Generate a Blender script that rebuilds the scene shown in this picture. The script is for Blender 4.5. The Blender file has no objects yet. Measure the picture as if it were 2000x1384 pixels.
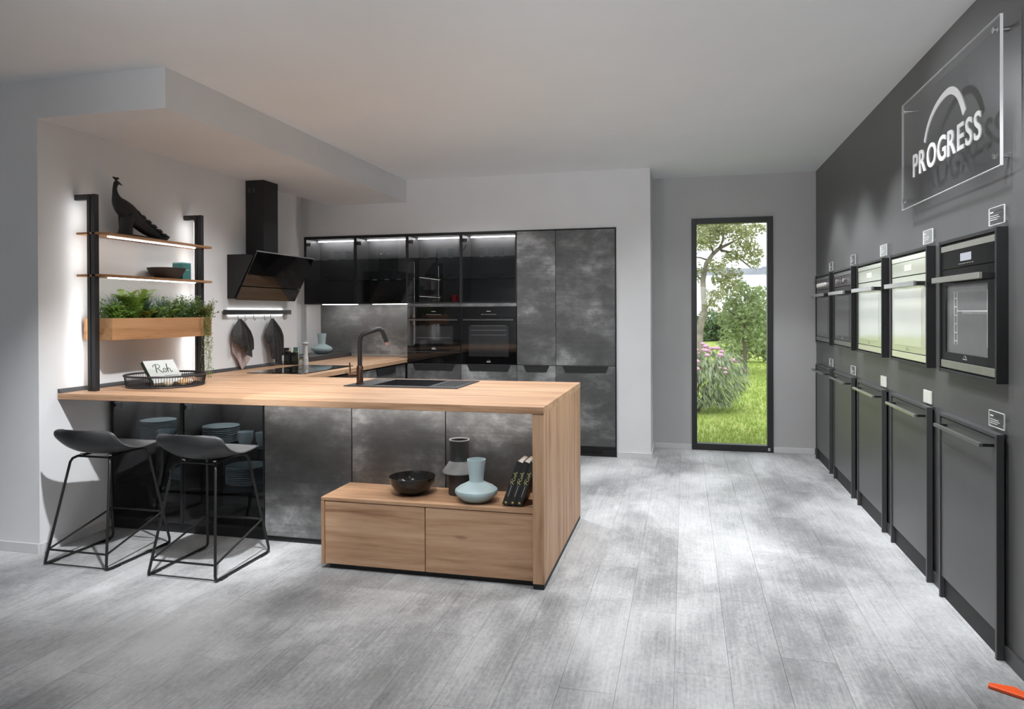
import bpy, math, random
from mathutils import Vector, Matrix

random.seed(7)
S = bpy.context.scene
COL = S.collection
R = math.radians

# ------------------------------------------------------------------ camera
cam_d = bpy.data.cameras.new('camera')
cam = bpy.data.objects.new('camera', cam_d)
COL.objects.link(cam)
cam_d.sensor_fit = 'HORIZONTAL'
cam_d.sensor_width = 36.0
cam_d.lens = 1377.2 / 2000 * 36.0
cam_d.shift_y = (615.78 - 692.0) / 2000
cam_d.clip_start = 0.05
cam_d.clip_end = 600
_yaw, _pitch, _roll = .239752, -.0041983, .00374
_cy, _sy, _cp, _sp, _cr, _sr = (math.cos(_yaw), math.sin(_yaw), math.cos(_pitch), math.sin(_pitch), math.cos(_roll), math.sin(_roll))
_right = Vector((_cy, _sy, 0))
_fwd = Vector((-_sy * _cp, _cy * _cp, _sp))
_down = _fwd.cross(_right)
_r2, _d2 = _cr * _right + _sr * _down, -_sr * _right + _cr * _down
cam.matrix_world = Matrix(((_r2.x, -_d2.x, -_fwd.x, 0), (_r2.y, -_d2.y, -_fwd.y, 0), (_r2.z, -_d2.z, -_fwd.z, 1.42), (0, 0, 0, 1)))
S.camera = cam

# ------------------------------------------------------------------ world, sun, exposure
W = bpy.data.worlds.new('overcast_sky')
S.world = W
W.use_nodes = True
_bg = W.node_tree.nodes['Background']
_bg.inputs['Color'].default_value = (.93, .96, 1.0, 1)
_bg.inputs['Strength'].default_value = 1.8
sun_d = bpy.data.lights.new('sun', 'SUN')
sun_d.energy = 1.4
sun_d.angle = R(30)
sun = bpy.data.objects.new('sun', sun_d)
COL.objects.link(sun)
sun.rotation_euler = (R(38), R(-10), 0)          # high behind the building, never shining into the room
S.view_settings.view_transform = 'Standard'
S.view_settings.look = 'None'
S.view_settings.gamma = 1.0
S.view_settings.use_curve_mapping = False
S.view_settings.exposure = 0.1
S.cycles.use_denoising = True
S.cycles.max_bounces = 10
S.cycles.diffuse_bounces = 7
S.cycles.glossy_bounces = 5
S.cycles.transparent_max_bounces = 24
S.cycles.sample_clamp_indirect = 4.0
S.cycles.sample_clamp_direct = 8.0

ZC = 2.81      # ceiling height


def spot(name, loc, aim, power, deg=110, blend=1.0, rad=.05, color=(.955, .98, 1)):
    d = bpy.data.lights.new(name, 'SPOT')
    d.energy = power
    d.spot_size = R(deg)
    d.spot_blend = blend
    d.shadow_soft_size = rad
    d.color = color
    o = bpy.data.objects.new(name, d)
    COL.objects.link(o)
    o.location = loc
    o.rotation_euler = (Vector(aim) - Vector(loc)).to_track_quat('-Z', 'Y').to_euler()
    return o


def area(name, loc, aim, power, sx, sy, color=(.98, .99, 1)):
    d = bpy.data.lights.new(name, 'AREA')
    d.energy = power
    d.shape = 'RECTANGLE'
    d.size, d.size_y = sx, sy
    d.color = color
    o = bpy.data.objects.new(name, d)
    COL.objects.link(o)
    o.location = loc
    o.rotation_euler = (Vector(aim) - Vector(loc)).to_track_quat('-Z', 'Y').to_euler()
    return o


# spots under the ceiling: key and wall washers as lamps, the others added fill
spot('key_spot', (-1.9, 2.5, 2.76), (-3.1, 3.8, .3), 430, 56, .9, .035)
spot('bench_fill', (-1.0, 2.2, 2.76), (-1.45, 3.8, .5), 115, 54, .8, .05)  # added to brighten the low oak cabinet
spot('counter_fill', (-1.5, 2.6, 2.77), (-1.9, 4.0, .9), 70, 60, .8, .05)  # added fill for the front of the worktop
spot('alcove_fill', (-2.0, 4.9, 2.77), (-3.72, 4.75, 1.35), 55, 50, 1.0, .12)  # added to lift the left wall around the hob
spot('panel_fill', (.85, 3.4, 2.77), (-.7, 4.1, .35), 75, 62, .9, .05)  # added to brighten the oak end panel
for _y in (6.5, 5.6, 4.75, 3.9, 3.0):
    spot('wall_washer', (.84, _y, 2.77), (1.0, _y, 0), 56, 78, .5, .05)
for _x, _y, _p in ((.35, 3.3, 115), (.1, 4.4, 120), (0.4, 6.1, 60), (-2.05, 5.9, 150), (-2.2, 4.7, 95),
                   (-1.2, 5.3, 65), (.3, 1.5, 12)):
    spot('ceiling_fill', (_x, _y, 2.78), (_x, _y, 0), _p, 140, 1.0, .08)  # added general fill; the visible ceiling has no fixtures
# added fill spots in the unseen hall behind the camera
for _x, _y in ((-3.5, -2.9), (-2.6, -2.4), (-1.7, -2.9), (-.8, -2.4), (.2, -2.9)):
    spot('hall_fill', (_x, _y, 2.78), (_x, _y, 0), 100, 150, .8, .07)
# added fill behind the camera, aimed up to brighten ceiling and walls
for _x, _p in ((-1.6, 95), (.35, 165)):
    spot('uplight_fill', (_x, .2, 1.75), (_x - .1, 4.6, 2.95), _p, 64, 1.0, .18)
spot('sign_spot', (.2, 4.75, 2.77), (1.22, 3.8, 2.3), 30, 50, .8, .03)

# ------------------------------------------------------------------ material helpers
MATS = {}


def nt(name):
    m = bpy.data.materials.new(name)
    m.use_nodes = True
    n = m.node_tree.nodes
    n.clear()
    out = n.new('ShaderNodeOutputMaterial')
    return m, m.node_tree, n, m.node_tree.links, out


def ramp(n, l, src, stops):
    r = n.new('ShaderNodeValToRGB')
    cr = r.color_ramp
    while len(cr.elements) > 1:
        cr.elements.remove(cr.elements[-1])
    cr.elements[0].position = stops[0][0]
    cr.elements[0].color = (*stops[0][1], 1)
    for p, c in stops[1:]:
        e = cr.elements.new(p)
        e.color = (*c, 1)
    l.new(src, r.inputs[0])
    return r.outputs[0]


def g3(v):
    return (v, v, v)


def principled(n, l, out):
    b = n.new('ShaderNodeBsdfPrincipled')
    l.new(b.outputs[0], out.inputs[0])
    return b


def position(n, l, scale=(1, 1, 1), rnd=0.0):
    g = n.new('ShaderNodeNewGeometry')
    src = g.outputs['Position']
    if rnd:
        oi = n.new('ShaderNodeObjectInfo')
        mul = n.new('ShaderNodeVectorMath')
        mul.operation = 'MULTIPLY_ADD'
        cmb = n.new('ShaderNodeCombineXYZ')
        for i in range(3):
            l.new(oi.outputs['Random'], cmb.inputs[i])
        l.new(cmb.outputs[0], mul.inputs[0])
        mul.inputs[1].default_value = (rnd, rnd * 1.7, rnd * .6)
        l.new(src, mul.inputs[2])
        src = mul.outputs[0]
    m = n.new('ShaderNodeVectorMath')
    m.operation = 'MULTIPLY'
    m.inputs[1].default_value = scale
    l.new(src, m.inputs[0])
    return m.outputs[0]


def noise(n, l, vec, scale=1.0, detail=4, rough=.55, dist=0.0):
    t = n.new('ShaderNodeTexNoise')
    t.inputs['Scale'].default_value = scale
    t.inputs['Detail'].default_value = detail
    t.inputs['Roughness'].default_value = rough
    t.inputs['Distortion'].default_value = dist
    l.new(vec, t.inputs['Vector'])
    return t.outputs[0]


def bump(n, l, h, b, strength=.1, dist=.002):
    k = n.new('ShaderNodeBump')
    k.inputs['Strength'].default_value = strength
    k.inputs['Distance'].default_value = dist
    l.new(h, k.inputs['Height'])
    l.new(k.outputs[0], b.inputs['Normal'])


def plain(name, col, rough=.5, metal=0.0, var=.06, spec=.5, scale=12, bmp=0.0, coat=0.0):
    """one colour with a faint procedural mottling"""
    if name in MATS:
        return MATS[name]
    m, t, n, l, out = nt(name)
    b = principled(n, l, out)
    v = position(n, l)
    f = noise(n, l, v, scale, 3)
    lo = tuple(max(0, c * (1 - var)) for c in col)
    hi = tuple(min(1, c * (1 + var)) for c in col)
    l.new(ramp(n, l, f, [(.3, lo), (.7, hi)]), b.inputs['Base Color'])
    b.inputs['Roughness'].default_value = rough
    b.inputs['Metallic'].default_value = metal
    b.inputs['Specular IOR Level'].default_value = spec
    b.inputs['Coat Weight'].default_value = coat
    if bmp:
        bump(n, l, noise(n, l, v, scale * 14, 3), b, bmp, .002)
    MATS[name] = m
    return m


def emit(name, col, strength):
    if name in MATS:
        return MATS[name]
    m, t, n, l, out = nt(name)
    e = n.new('ShaderNodeEmission')
    e.inputs[0].default_value = (*col, 1)
    e.inputs[1].default_value = strength
    l.new(e.outputs[0], out.inputs[0])
    MATS[name] = m
    return m


def glass(name, tint, rough=0.0, ior=1.5, gloss=(1, 1, 1)):
    """thin sheet: tinted see-through plus a Fresnel reflection"""
    if name in MATS:
        return MATS[name]
    m, t, n, l, out = nt(name)
    tr = n.new('ShaderNodeBsdfTransparent')
    tr.inputs[0].default_value = (*tint, 1)
    gl = n.new('ShaderNodeBsdfGlossy')
    gl.inputs['Roughness'].default_value = rough
    gl.inputs['Color'].default_value = (*gloss, 1)
    fr = n.new('ShaderNodeFresnel')
    fr.inputs['IOR'].default_value = ior
    mx = n.new('ShaderNodeMixShader')
    # the sheet reflects on its outer faces only
    ge = n.new('ShaderNodeNewGeometry')
    inv = n.new('ShaderNodeMath')
    inv.operation = 'SUBTRACT'
    inv.inputs[0].default_value = 1.0
    l.new(ge.outputs['Backfacing'], inv.inputs[1])
    mu = n.new('ShaderNodeMath')
    mu.operation = 'MULTIPLY'
    l.new(fr.outputs[0], mu.inputs[0])
    l.new(inv.outputs[0], mu.inputs[1])
    l.new(mu.outputs[0], mx.inputs[0])
    l.new(tr.outputs[0], mx.inputs[1])
    l.new(gl.outputs[0], mx.inputs[2])
    l.new(mx.outputs[0], out.inputs[0])
    MATS[name] = m
    return m


def wood(name, axis, tone=1.0, cols=None, stave=.17):
    """oak with grain along axis x, y or z"""
    if name in MATS:
        return MATS[name]
    m, t, n, l, out = nt(name)
    b = principled(n, l, out)
    along, across = .9, 15.0
    sc = {'x': (along, across, across), 'y': (across, along, across), 'z': (across, across, along)}[axis]
    if axis == 'z':
        sc = (9.0, 9.0, .7)
    v = position(n, l, sc, 3.0)
    f1 = noise(n, l, v, 1.0, 5, .6, .6)
    f2 = noise(n, l, v, 5.5, 4, .7, .3)
    # staves of slightly different tone
    g = n.new('ShaderNodeNewGeometry')
    sep = n.new('ShaderNodeSeparateXYZ')
    l.new(g.outputs['Position'], sep.inputs[0])
    add = n.new('ShaderNodeMath')
    add.operation = 'ADD'
    a_i, b_i = {'x': (1, 2), 'y': (0, 2), 'z': (0, 1)}[axis]
    l.new(sep.outputs[a_i], add.inputs[0])
    l.new(sep.outputs[b_i], add.inputs[1])
    dv = n.new('ShaderNodeMath')
    dv.operation = 'DIVIDE'
    l.new(add.outputs[0], dv.inputs[0])
    dv.inputs[1].default_value = stave
    fl = n.new('ShaderNodeMath')
    fl.operation = 'FLOOR'
    l.new(dv.outputs[0], fl.inputs[0])
    wn = n.new('ShaderNodeTexWhiteNoise')
    wn.noise_dimensions = '1D'
    l.new(fl.outputs[0], wn.inputs['W'])
    mixv = n.new('ShaderNodeMath')
    mixv.operation = 'MULTIPLY_ADD'
    l.new(wn.outputs[0], mixv.inputs[0])
    mixv.inputs[1].default_value = .05 if axis == 'z' else .10
    l.new(f1, mixv.inputs[2])
    mix2 = n.new('ShaderNodeMath')
    mix2.operation = 'MULTIPLY_ADD'
    l.new(f2, mix2.inputs[0])
    mix2.inputs[1].default_value = .35
    l.new(mixv.outputs[0], mix2.inputs[2])
    cols = cols or [(.24, .125, .066), (.43, .255, .15), (.55, .355, .225)]
    cols = [tuple(c * tone for c in k) for k in cols]
    c = ramp(n, l, mix2.outputs[0], [(.50, cols[0]), (.68, cols[1]), (.90, cols[2])])
    # a few knots
    kv = position(n, l, {'x': (1.5, 5, 5), 'y': (5, 1.5, 5), 'z': (5, 5, 1.5)}[axis], 5.0)
    vo = n.new('ShaderNodeTexVoronoi')
    vo.inputs['Scale'].default_value = 1.0
    l.new(kv, vo.inputs['Vector'])
    kf = ramp(n, l, vo.outputs['Distance'], [(.0, (.35, .28, .25)), (.03, (.5, .4, .36)), (.07, (1, 1, 1))])
    mm = n.new('ShaderNodeMix')
    mm.data_type = 'RGBA'
    mm.blend_type = 'MULTIPLY'
    mm.inputs[0].default_value = .6
    l.new(c, mm.inputs[6])
    l.new(kf, mm.inputs[7])
    l.new(mm.outputs[2], b.inputs['Base Color'])
    b.inputs['Roughness'].default_value = .52
    b.inputs['Specular IOR Level'].default_value = .35
    bump(n, l, f2, b, .12, .001)
    MATS[name] = m
    return m


def concrete_front(name='dark_concrete'):
    if name in MATS:
        return MATS[name]
    m, t, n, l, out = nt(name)
    b = principled(n, l, out)
    v = position(n, l, (1, 1, 1.5), 4.0)
    cloud = noise(n, l, v, 2.2, 9, .66, .12)
    vs = position(n, l, (2.2, 2.2, 60), 4.0)
    streak = noise(n, l, vs, 1.0, 3, .6)
    ma = n.new('ShaderNodeMath')
    ma.operation = 'MULTIPLY_ADD'
    l.new(streak, ma.inputs[0])
    ma.inputs[1].default_value = .10
    l.new(cloud, ma.inputs[2])
    c = ramp(n, l, ma.outputs[0], [(.36, g3(.062)), (.52, g3(.092)), (.61, g3(.15)), (.73, g3(.34))])
    l.new(c, b.inputs['Base Color'])
    b.inputs['Roughness'].default_value = .46
    b.inputs['Metallic'].default_value = .1
    bump(n, l, streak, b, .06, .001)
    MATS[name] = m
    return m


def floor_mat(name='grey_vinyl_plank'):
    m, t, n, l, out = nt(name)
    b = principled(n, l, out)
    v = position(n, l, (1.3, .8, 1), .15)
    cloud = noise(n, l, v, 1.6, 5, .62, .4)
    vs = position(n, l, (95, 2.6, 1), .02)
    streak = noise(n, l, vs, 1.0, 4, .65)
    vf = position(n, l, (40, 22, 1), .02)
    speck = noise(n, l, vf, 1.6, 4, .7)
    wide = noise(n, l, position(n, l, (1.05, .62, 1)), 1.0, 6, .62, .4)
    oi = n.new('ShaderNodeObjectInfo')

    def madd(a, k, c):
        q = n.new('ShaderNodeMath')
        q.operation = 'MULTIPLY_ADD'
        l.new(a, q.inputs[0])
        q.inputs[1].default_value = k
        if c is None:
            q.inputs[2].default_value = 0
        else:
            l.new(c, q.inputs[2])
        return q.outputs[0]
    s = madd(cloud, .55, None)
    s = madd(streak, .28, s)
    s = madd(speck, .30, s)
    s = madd(wide, 1.15, s)
    s = madd(oi.outputs['Random'], .035, s)
    c = ramp(n, l, s, [(.72, g3(.19)), (.95, g3(.36)), (1.0, g3(.42)), ])
    mr = n.new('ShaderNodeMapRange')
    mr.inputs[1].default_value = .80
    mr.inputs[2].default_value = 1.46
    l.new(s, mr.inputs[0])
    c = ramp(n, l, mr.outputs[0], [(.05, (.10, .101, .103)), (.40, (.27, .272, .276)), (.62, (.44, .442, .447)), (.92, (.64, .643, .65))])
    l.new(c, b.inputs['Base Color'])
    b.inputs['Roughness'].default_value = .42
    b.inputs['Specular IOR Level'].default_value = .4
    bump(n, l, streak, b, .10, .001)
    MATS[name] = m
    return m


WALL = plain('white_plaster', (.72, .722, .73), .85, 0, .02, .2, 3, .05)
CEIL = plain('ceiling_paint', (.845, .855, .865), .9, 0, .015, .2, 2)
WDARK = plain('dark_grey_paint', (.098, .098, .099), .38, 0, .03, .45, 3)
FLOOR = floor_mat()
OAKX = wood('oak_along_x', 'x')
OAKY = wood('oak_along_y', 'y')
OAKZ = wood('oak_along_z', 'z')
OAKP = wood('golden_oak_along_y', 'y', .85, [(.28, .135, .055), (.42, .22, .10), (.50, .28, .14)])
CONC = concrete_front()
BLACK = plain('black_metal', (.016, .016, .017), .42, .0, .1, .5)
BLACKM = plain('matt_black', (.012, .012, .0125), .6, 0, .1, .4)
CARC = plain('black_carcass', (.032, .032, .033), .5, 0, .1, .4)
BGLASS = plain('black_glass', (.004, .004, .0045), .04, 0, .1, .6)
BGLASS2 = plain('oven_window_glass', (.022, .022, .023), .05, 0, .1, .6)
STEEL = plain('brushed_steel', (.62, .61, .58), .28, .95, .06)
CHROME = plain('chrome', (.75, .75, .75), .12, 1.0, .03)
COPPER = plain('dark_bronze', (.10, .055, .035), .3, .8, .08)
TINT = glass('smoked_glass', (.66, .66, .67), .0, 1.42)
TINT2 = glass('smoked_glass_clear', (.84, .84, .85), .0, 1.38)
CLEAR = glass('clear_glass', (.94, .96, .95), .0, 1.45)
PANE = glass('window_glass', (.97, .98, .975), .0, 1.35)
ACRYL = glass('acrylic_sheet', (.88, .88, .89), .0, 1.40)
ACRYLE = plain('acrylic_edge_glow', (.90, .91, .91), .25, 0, .02, .5)  # light caught in the clear edges, put into a white colour
LED = emit('led_strip', (1, .985, .96), 14)
LEDS = emit('led_strip_soft', (1, .985, .96), 9)
GREYDOOR = plain('graphite_lacquer', (.066, .066, .067), .36, 0, .03, .5)
FRAMEG = plain('graphite_frame', (.055, .055, .057), .42, 0, .04, .5)
WHITEP = plain('white_plastic', (.78, .78, .72), .35, 0, .02, .5)
PAPER = plain('paper', (.72, .71, .67), .8, 0, .05, .2)
PRINTW = plain('white_print', (.80, .80, .80), .6, 0, .02, .2)
PRINTK = plain('dark_print', (.02, .03, .02), .6, 0, .02, .2)
GOLD = plain('gold_print', (.42, .34, .10), .4, .3, .05)
BLUEC = plain('pale_blue_ceramic', (.42, .53, .55), .45, 0, .03, .45)
BLUEP = plain('pale_blue_glaze', (.42, .55, .60), .3, 0, .03, .5)
DKCER = plain('black_ceramic', (.018, .017, .016), .13, 0, .1, .5)
BROWNC = plain('brown_black_stoneware', (.05, .038, .033), .6, 0, .1, .4)

# ------------------------------------------------------------------ geometry helpers
ORG = {}


class MB:
    def __init__(self):
        self.v, self.f, self.sm = [], [], []

    def add(self, vs, fs, smooth=False):
        o = len(self.v)
        self.v += [tuple(p) for p in vs]
        self.f += [tuple(i + o for i in q) for q in fs]
        self.sm += [smooth] * len(fs)
        return self

    def box(self, x0, x1, y0, y1, z0, z1):
        return self.add([(x0, y0, z0), (x1, y0, z0), (x1, y1, z0), (x0, y1, z0),
                         (x0, y0, z1), (x1, y0, z1), (x1, y1, z1), (x0, y1, z1)],
                        [(3, 2, 1, 0), (4, 5, 6, 7), (0, 1, 5, 4), (1, 2, 6, 5), (2, 3, 7, 6), (3, 0, 4, 7)])

    def prism(self, poly, axis, a0, a1):
        """poly: 2-D points; axis x -> (y,z), y -> (x,z), z -> (x,y)"""
        def P(p, a):
            return {'x': (a, p[0], p[1]), 'y': (p[0], a, p[1]), 'z': (p[0], p[1], a)}[axis]
        k = len(poly)
        vs = [P(p, a0) for p in poly] + [P(p, a1) for p in poly]
        area2 = sum(poly[i][0] * poly[(i + 1) % k][1] - poly[(i + 1) % k][0] * poly[i][1] for i in range(k))
        flip = (area2 < 0) ^ (axis == 'y') ^ (a1 < a0)
        lo, hi = list(range(k)), list(range(k, 2 * k))
        fs = [tuple(lo if flip else lo[::-1]), tuple(hi[::-1] if flip else hi)]
        for i in range(k):
            j = (i + 1) % k
            q = (i, j, j + k, i + k)
            fs.append(q[::-1] if flip else q)
        return self.add(vs, fs)

    def lathe(self, prof, c=(0, 0, 0), n=32, sx=1.0, sy=1.0):
        vs, fs, rings = [], [], []
        for r, z in prof:
            if r < 1e-6:
                rings.append([len(vs)])
                vs.append((c[0], c[1], c[2] + z))
            else:
                rings.append(list(range(len(vs), len(vs) + n)))
                for k in range(n):
                    a = 2 * math.pi * k / n
                    vs.append((c[0] + r * sx * math.cos(a), c[1] + r * sy * math.sin(a), c[2] + z))
        for A, B in zip(rings, rings[1:]):
            for k in range(n):
                k2 = (k + 1) % n
                if len(A) == 1 and len(B) == 1:
                    continue
                if len(A) == 1:
                    fs.append((A[0], B[k2], B[k]))
                elif len(B) == 1:
                    fs.append((A[k], A[k2], B[0]))
                else:
                    fs.append((A[k], A[k2], B[k2], B[k]))
        return self.add(vs, fs, True)

    def tube(self, pts, r, n=8, closed=False, flat=None):
        pts = [Vector(p) for p in pts]
        m = len(pts)
        rs = r if isinstance(r, (list, tuple)) else [r] * m
        T = []
        for i in range(m):
            a = pts[(i - 1) % m] if (closed or i > 0) else pts[i]
            b = pts[(i + 1) % m] if (closed or i < m - 1) else pts[i]
            T.append((b - a).normalized())
        up = Vector((0, 0, 1)) if abs(T[0].z) < .9 else Vector((1, 0, 0))
        N = (up - T[0] * up.dot(T[0])).normalized()
        vs, fs = [], []
        for i in range(m):
            N = (N - T[i] * N.dot(T[i]))
            if N.length < 1e-5:
                N = T[i].orthogonal()
            N.normalize()
            B = T[i].cross(N)
            for k in range(n):
                a = 2 * math.pi * k / n
                q = N * math.cos(a) * rs[i] + B * math.sin(a) * rs[i] * (flat or 1)
                vs.append(pts[i] + q)
        for i in range(m if closed else m - 1):
            j = (i + 1) % m
            for k in range(n):
                k2 = (k + 1) % n
                fs.append((i * n + k, i * n + k2, j * n + k2, j * n + k))
        if not closed:
            fs.append(tuple(range(n))[::-1])
            fs.append(tuple((m - 1) * n + k for k in range(n)))
        return self.add(vs, fs, True)

    def build(self, name, mat, parent=None, bevel=0.0, smooth=None, origin=None, seg=2):
        if parent is not None:
            o = ORG[parent.name]
        elif origin is not None:
            o = origin
        else:
            xs, ys, zs = zip(*self.v)
            o = ((min(xs) + max(xs)) / 2, (min(ys) + max(ys)) / 2, min(zs))
        me = bpy.data.meshes.new(name)
        me.from_pydata([(p[0] - o[0], p[1] - o[1], p[2] - o[2]) for p in self.v], [], self.f)
        me.update()
        sm = self.sm if smooth is None else [smooth] * len(self.f)
        me.polygons.foreach_set('use_smooth', sm)
        if any(sm):
            me.set_sharp_from_angle(angle=R(38))
        me.materials.append(mat)
        ob = bpy.data.objects.new(name, me)
        COL.objects.link(ob)
        if parent is not None:
            ob.parent = parent
        else:
            ob.location = o
        ORG[ob.name] = o
        if bevel:
            bm = ob.modifiers.new('bevel', 'BEVEL')
            bm.width = bevel
            bm.segments = seg
            bm.limit_method = 'ANGLE'
            bm.angle_limit = R(40)
        return ob


def box(*a):
    return MB().box(*a)


def tag(o, label=None, cat=None, group=None, kind=None):
    if label:
        o['label'] = label
    if cat:
        o['category'] = cat
    if group:
        o['group'] = group
    if kind:
        o['kind'] = kind
    return o


def thing(name, loc, label, cat, group=None):
    o = bpy.data.objects.new(name, None)
    COL.objects.link(o)
    o.location = loc
    o.empty_display_size = .05
    ORG[o.name] = tuple(loc)
    return tag(o, label, cat, group)


def copy_tree(o, loc=None, label=None, parent=None):
    c = o.copy()
    COL.objects.link(c)
    if parent is not None:
        c.parent = parent
    if loc is not None:
        c.location = loc
    if label:
        c['label'] = label
    ORG[c.name] = tuple(loc) if loc is not None else ORG.get(o.name, (0, 0, 0))
    for ch in list(o.children):
        copy_tree(ch, parent=c)
    return c


def struct(mb, name, mat, **k):
    return tag(mb.build(name, mat, **k), kind='structure')


def text_mesh(body, size, depth=0.0, shear=0.0, offset=0.0, spacing=1.0):
    """vertices and faces of a line of text, origin bottom left, in the x-y plane"""
    cu = bpy.data.curves.new('text', 'FONT')
    cu.body = body
    cu.size = size
    cu.extrude = depth
    cu.shear = shear
    cu.offset = offset
    cu.space_character = spacing
    cu.resolution_u = 4
    ob = bpy.data.objects.new('text', cu)
    COL.objects.link(ob)
    dg = bpy.context.evaluated_depsgraph_get()
    me = bpy.data.meshes.new_from_object(ob.evaluated_get(dg))
    vs = [tuple(v.co) for v in me.vertices]
    fs = [tuple(p.vertices) for p in me.polygons]
    bpy.data.objects.remove(ob)
    bpy.data.curves.remove(cu)
    bpy.data.meshes.remove(me)
    return vs, fs

# ================================================================== THE SETTING
XR = 1.272          # right wall
YB = 7.52           # window wall
YK = 6.935          # wall around the tall cabinets
XL = -3.725         # alcove side wall
YF = 3.398          # front face of the left wall block

# floor: base slab plus vinyl planks along y
floor = struct(box(-7.2, XR + .2, -3.7, YB + .02, -.12, -.004), 'floor', plain('joint_grey', (.34, .34, .345), .7), origin=(0, 0, 0))
PW, PL = .212, 1.32
_pm = {}


def plank(x0, x1, y0, y1):
    key = (round(x1 - x0, 3), round(y1 - y0, 3))
    if key not in _pm:
        w, d = key
        mb = MB()
        g, c = .0002, .0005
        for _ in (0,):
            a, b = g, g + c
            mb.add([(a, a, -.0030), (w - a, a, -.0030), (w - a, d - a, -.0030), (a, d - a, -.0030),
                    (b, b, 0), (w - b, b, 0), (w - b, d - b, 0), (b, d - b, 0)],
                   [(4, 5, 6, 7), (0, 1, 5, 4), (1, 2, 6, 5), (2, 3, 7, 6), (3, 0, 4, 7)])
        ob = mb.build('plank', FLOOR, parent=floor)
        _pm[key] = ob.data
        ob.location = (x0, y0, 0)
        return ob
    ob = bpy.data.objects.new('plank', _pm[key])
    COL.objects.link(ob)
    ob.parent = floor
    ob.location = (x0, y0, 0)
    return ob


_nx = 0
_x = .17 - 26 * PW
while _x < XR:
    x1 = min(_x + PW, XR)
    off = (_nx * 0.417) % 1.0
    _y = -.55 - off * PL
    while _y < YB:
        y1 = min(_y + PL, YB)
        # skip planks that lie under the left wall block or wholly behind the camera's view
        if not (x1 < XL - .25 and _y > YF) and y1 > 1.0 and y1 - _y > .02 and not (_x < -3.9 and y1 < 1.2):
            plank(_x, x1, _y, y1)
        _y = y1
    _x = x1
    _nx += 1
# hall floor behind the camera, beyond the planks that show
struct(box(-7.2, XR, -3.7, 1.0, -.0035, -.0006), 'floor_hall', FLOOR, origin=(0, 0, 0))
struct(box(-7.2, -5.35, 1.0, YF, -.0035, -.0006), 'floor_hall_left', FLOOR, origin=(0, 0, 0))

struct(box(-7.4, XR + .3, -3.9, YB + .3, ZC, ZC + .25), 'ceiling', CEIL)
struct(box(-3.725, -2.835, YF, YK, 2.58, ZC), 'ceiling_soffit', WALL)
struct(box(XR, XR + .25, -3.9, YB + .3, -.12, ZC), 'wall_right', WDARK)
struct(box(-7.4, XL, YF, 6.27, -.12, ZC), 'wall_left', WALL)
struct(box(-4.9, -4.06, 6.27, YB + .3, -.12, ZC), 'wall_left_recess', WALL)
mb = MB()
mb.box(-4.06, -.645, YK, YB + .3, 2.25, ZC)
mb.box(-.645, -.318, YK, YB + .3, -.12, ZC)
mb.box(-4.06, -4.022, YK, YB + .3, -.12, 2.25)
mb.box(-4.022, -.645, 7.31, YB + .3, -.12, 2.25)
struct(mb, 'wall_back_kitchen', WALL)
# window wall with its opening
WX0, WX1, WZ1 = .073, .867, 2.378
mb = MB()
mb.box(-.318, WX0, YB, YB + .3, -.12, ZC)
mb.box(WX1, XR, YB, YB + .3, -.12, ZC)
mb.box(WX0, WX1, YB, YB + .3, WZ1, ZC)
mb.box(WX0, WX1, YB, YB + .3, -.12, 0)
struct(mb, 'wall_back', plain('grey_plaster', (.47, .466, .466), .85, 0, .02, .2, 3, .05))
# rest of the hall, behind and beside the camera
struct(box(-7.4, -7.2, -3.9, YF, -.12, ZC), 'wall_hall_left', WALL)
struct(box(-7.2, XR, -3.9, -3.7, -.12, ZC), 'wall_hall_rear', WALL)

BASEM = plain('baseboard_white', (.62, .62, .625), .5, 0, .02, .4)
struct(box(-7.2, XL + .001, YF - .013, YF, 0, .058), 'baseboard_left', BASEM, bevel=.002)
struct(box(XL, XL + .012, YF + .001, 3.87, 0, .058), 'baseboard_alcove', BASEM, bevel=.002)
mb = MB()
mb.box(-.64, -.305, YK - .013, YK, 0, .055)
mb.box(-.318, -.305, YK, YB, 0, .055)
struct(mb, 'baseboard_pillar', BASEM, bevel=.002)
mb = MB()
mb.box(-.305, WX0 - .002, YB - .013, YB, 0, .055)
mb.box(WX1 + .002, XR - .016, YB - .013, YB, 0, .055)
struct(mb, 'baseboard_back', BASEM, bevel=.002)
struct(box(XR - .014, XR, -3.7, YB - .001, 0, .06), 'baseboard_right', FRAMEG, bevel=.002)

# window: frame of four members, pane, small maker's plate
win = tag(thing('window_1', (.47, YB, 0), 'tall narrow window with a black frame looking onto a garden', 'window'), kind='structure')
FB = plain('black_window_frame', (.02, .02, .021), .45, 0, .05, .5)
for nm, a in (('frame_stile', (WX0, WX0 + .052, YB - .018, YB + .07, 0, WZ1)),
              ('frame_stile', (WX1 - .056, WX1, YB - .018, YB + .07, 0, WZ1)),
              ('frame_rail', (WX0 + .052, WX1 - .056, YB - .018, YB + .07, WZ1 - .056, WZ1)),
              ('frame_rail', (WX0 + .052, WX1 - .056, YB - .018, YB + .07, 0, .066))):
    box(*a).build(nm, FB, win, bevel=.002)
box(WX0 + .05, WX1 - .054, YB + .03, YB + .036, .06, WZ1 - .05).build('pane', PANE, win)
pl = box(.815, .836, YB - .0205, YB - .018, .018, .045).build('maker_plate', PRINTW, win)
mb = MB()
mb.box(.819, .832, YB - .0212, YB - .0205, .024, .027)
mb.box(.819, .832, YB - .0212, YB - .0205, .036, .039)
mb.box(.819, .822, YB - .0212, YB - .0205, .027, .036)
mb.box(.829, .832, YB - .0212, YB - .0205, .027, .036)
mb.build('maker_mark', PRINTK, pl)

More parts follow.
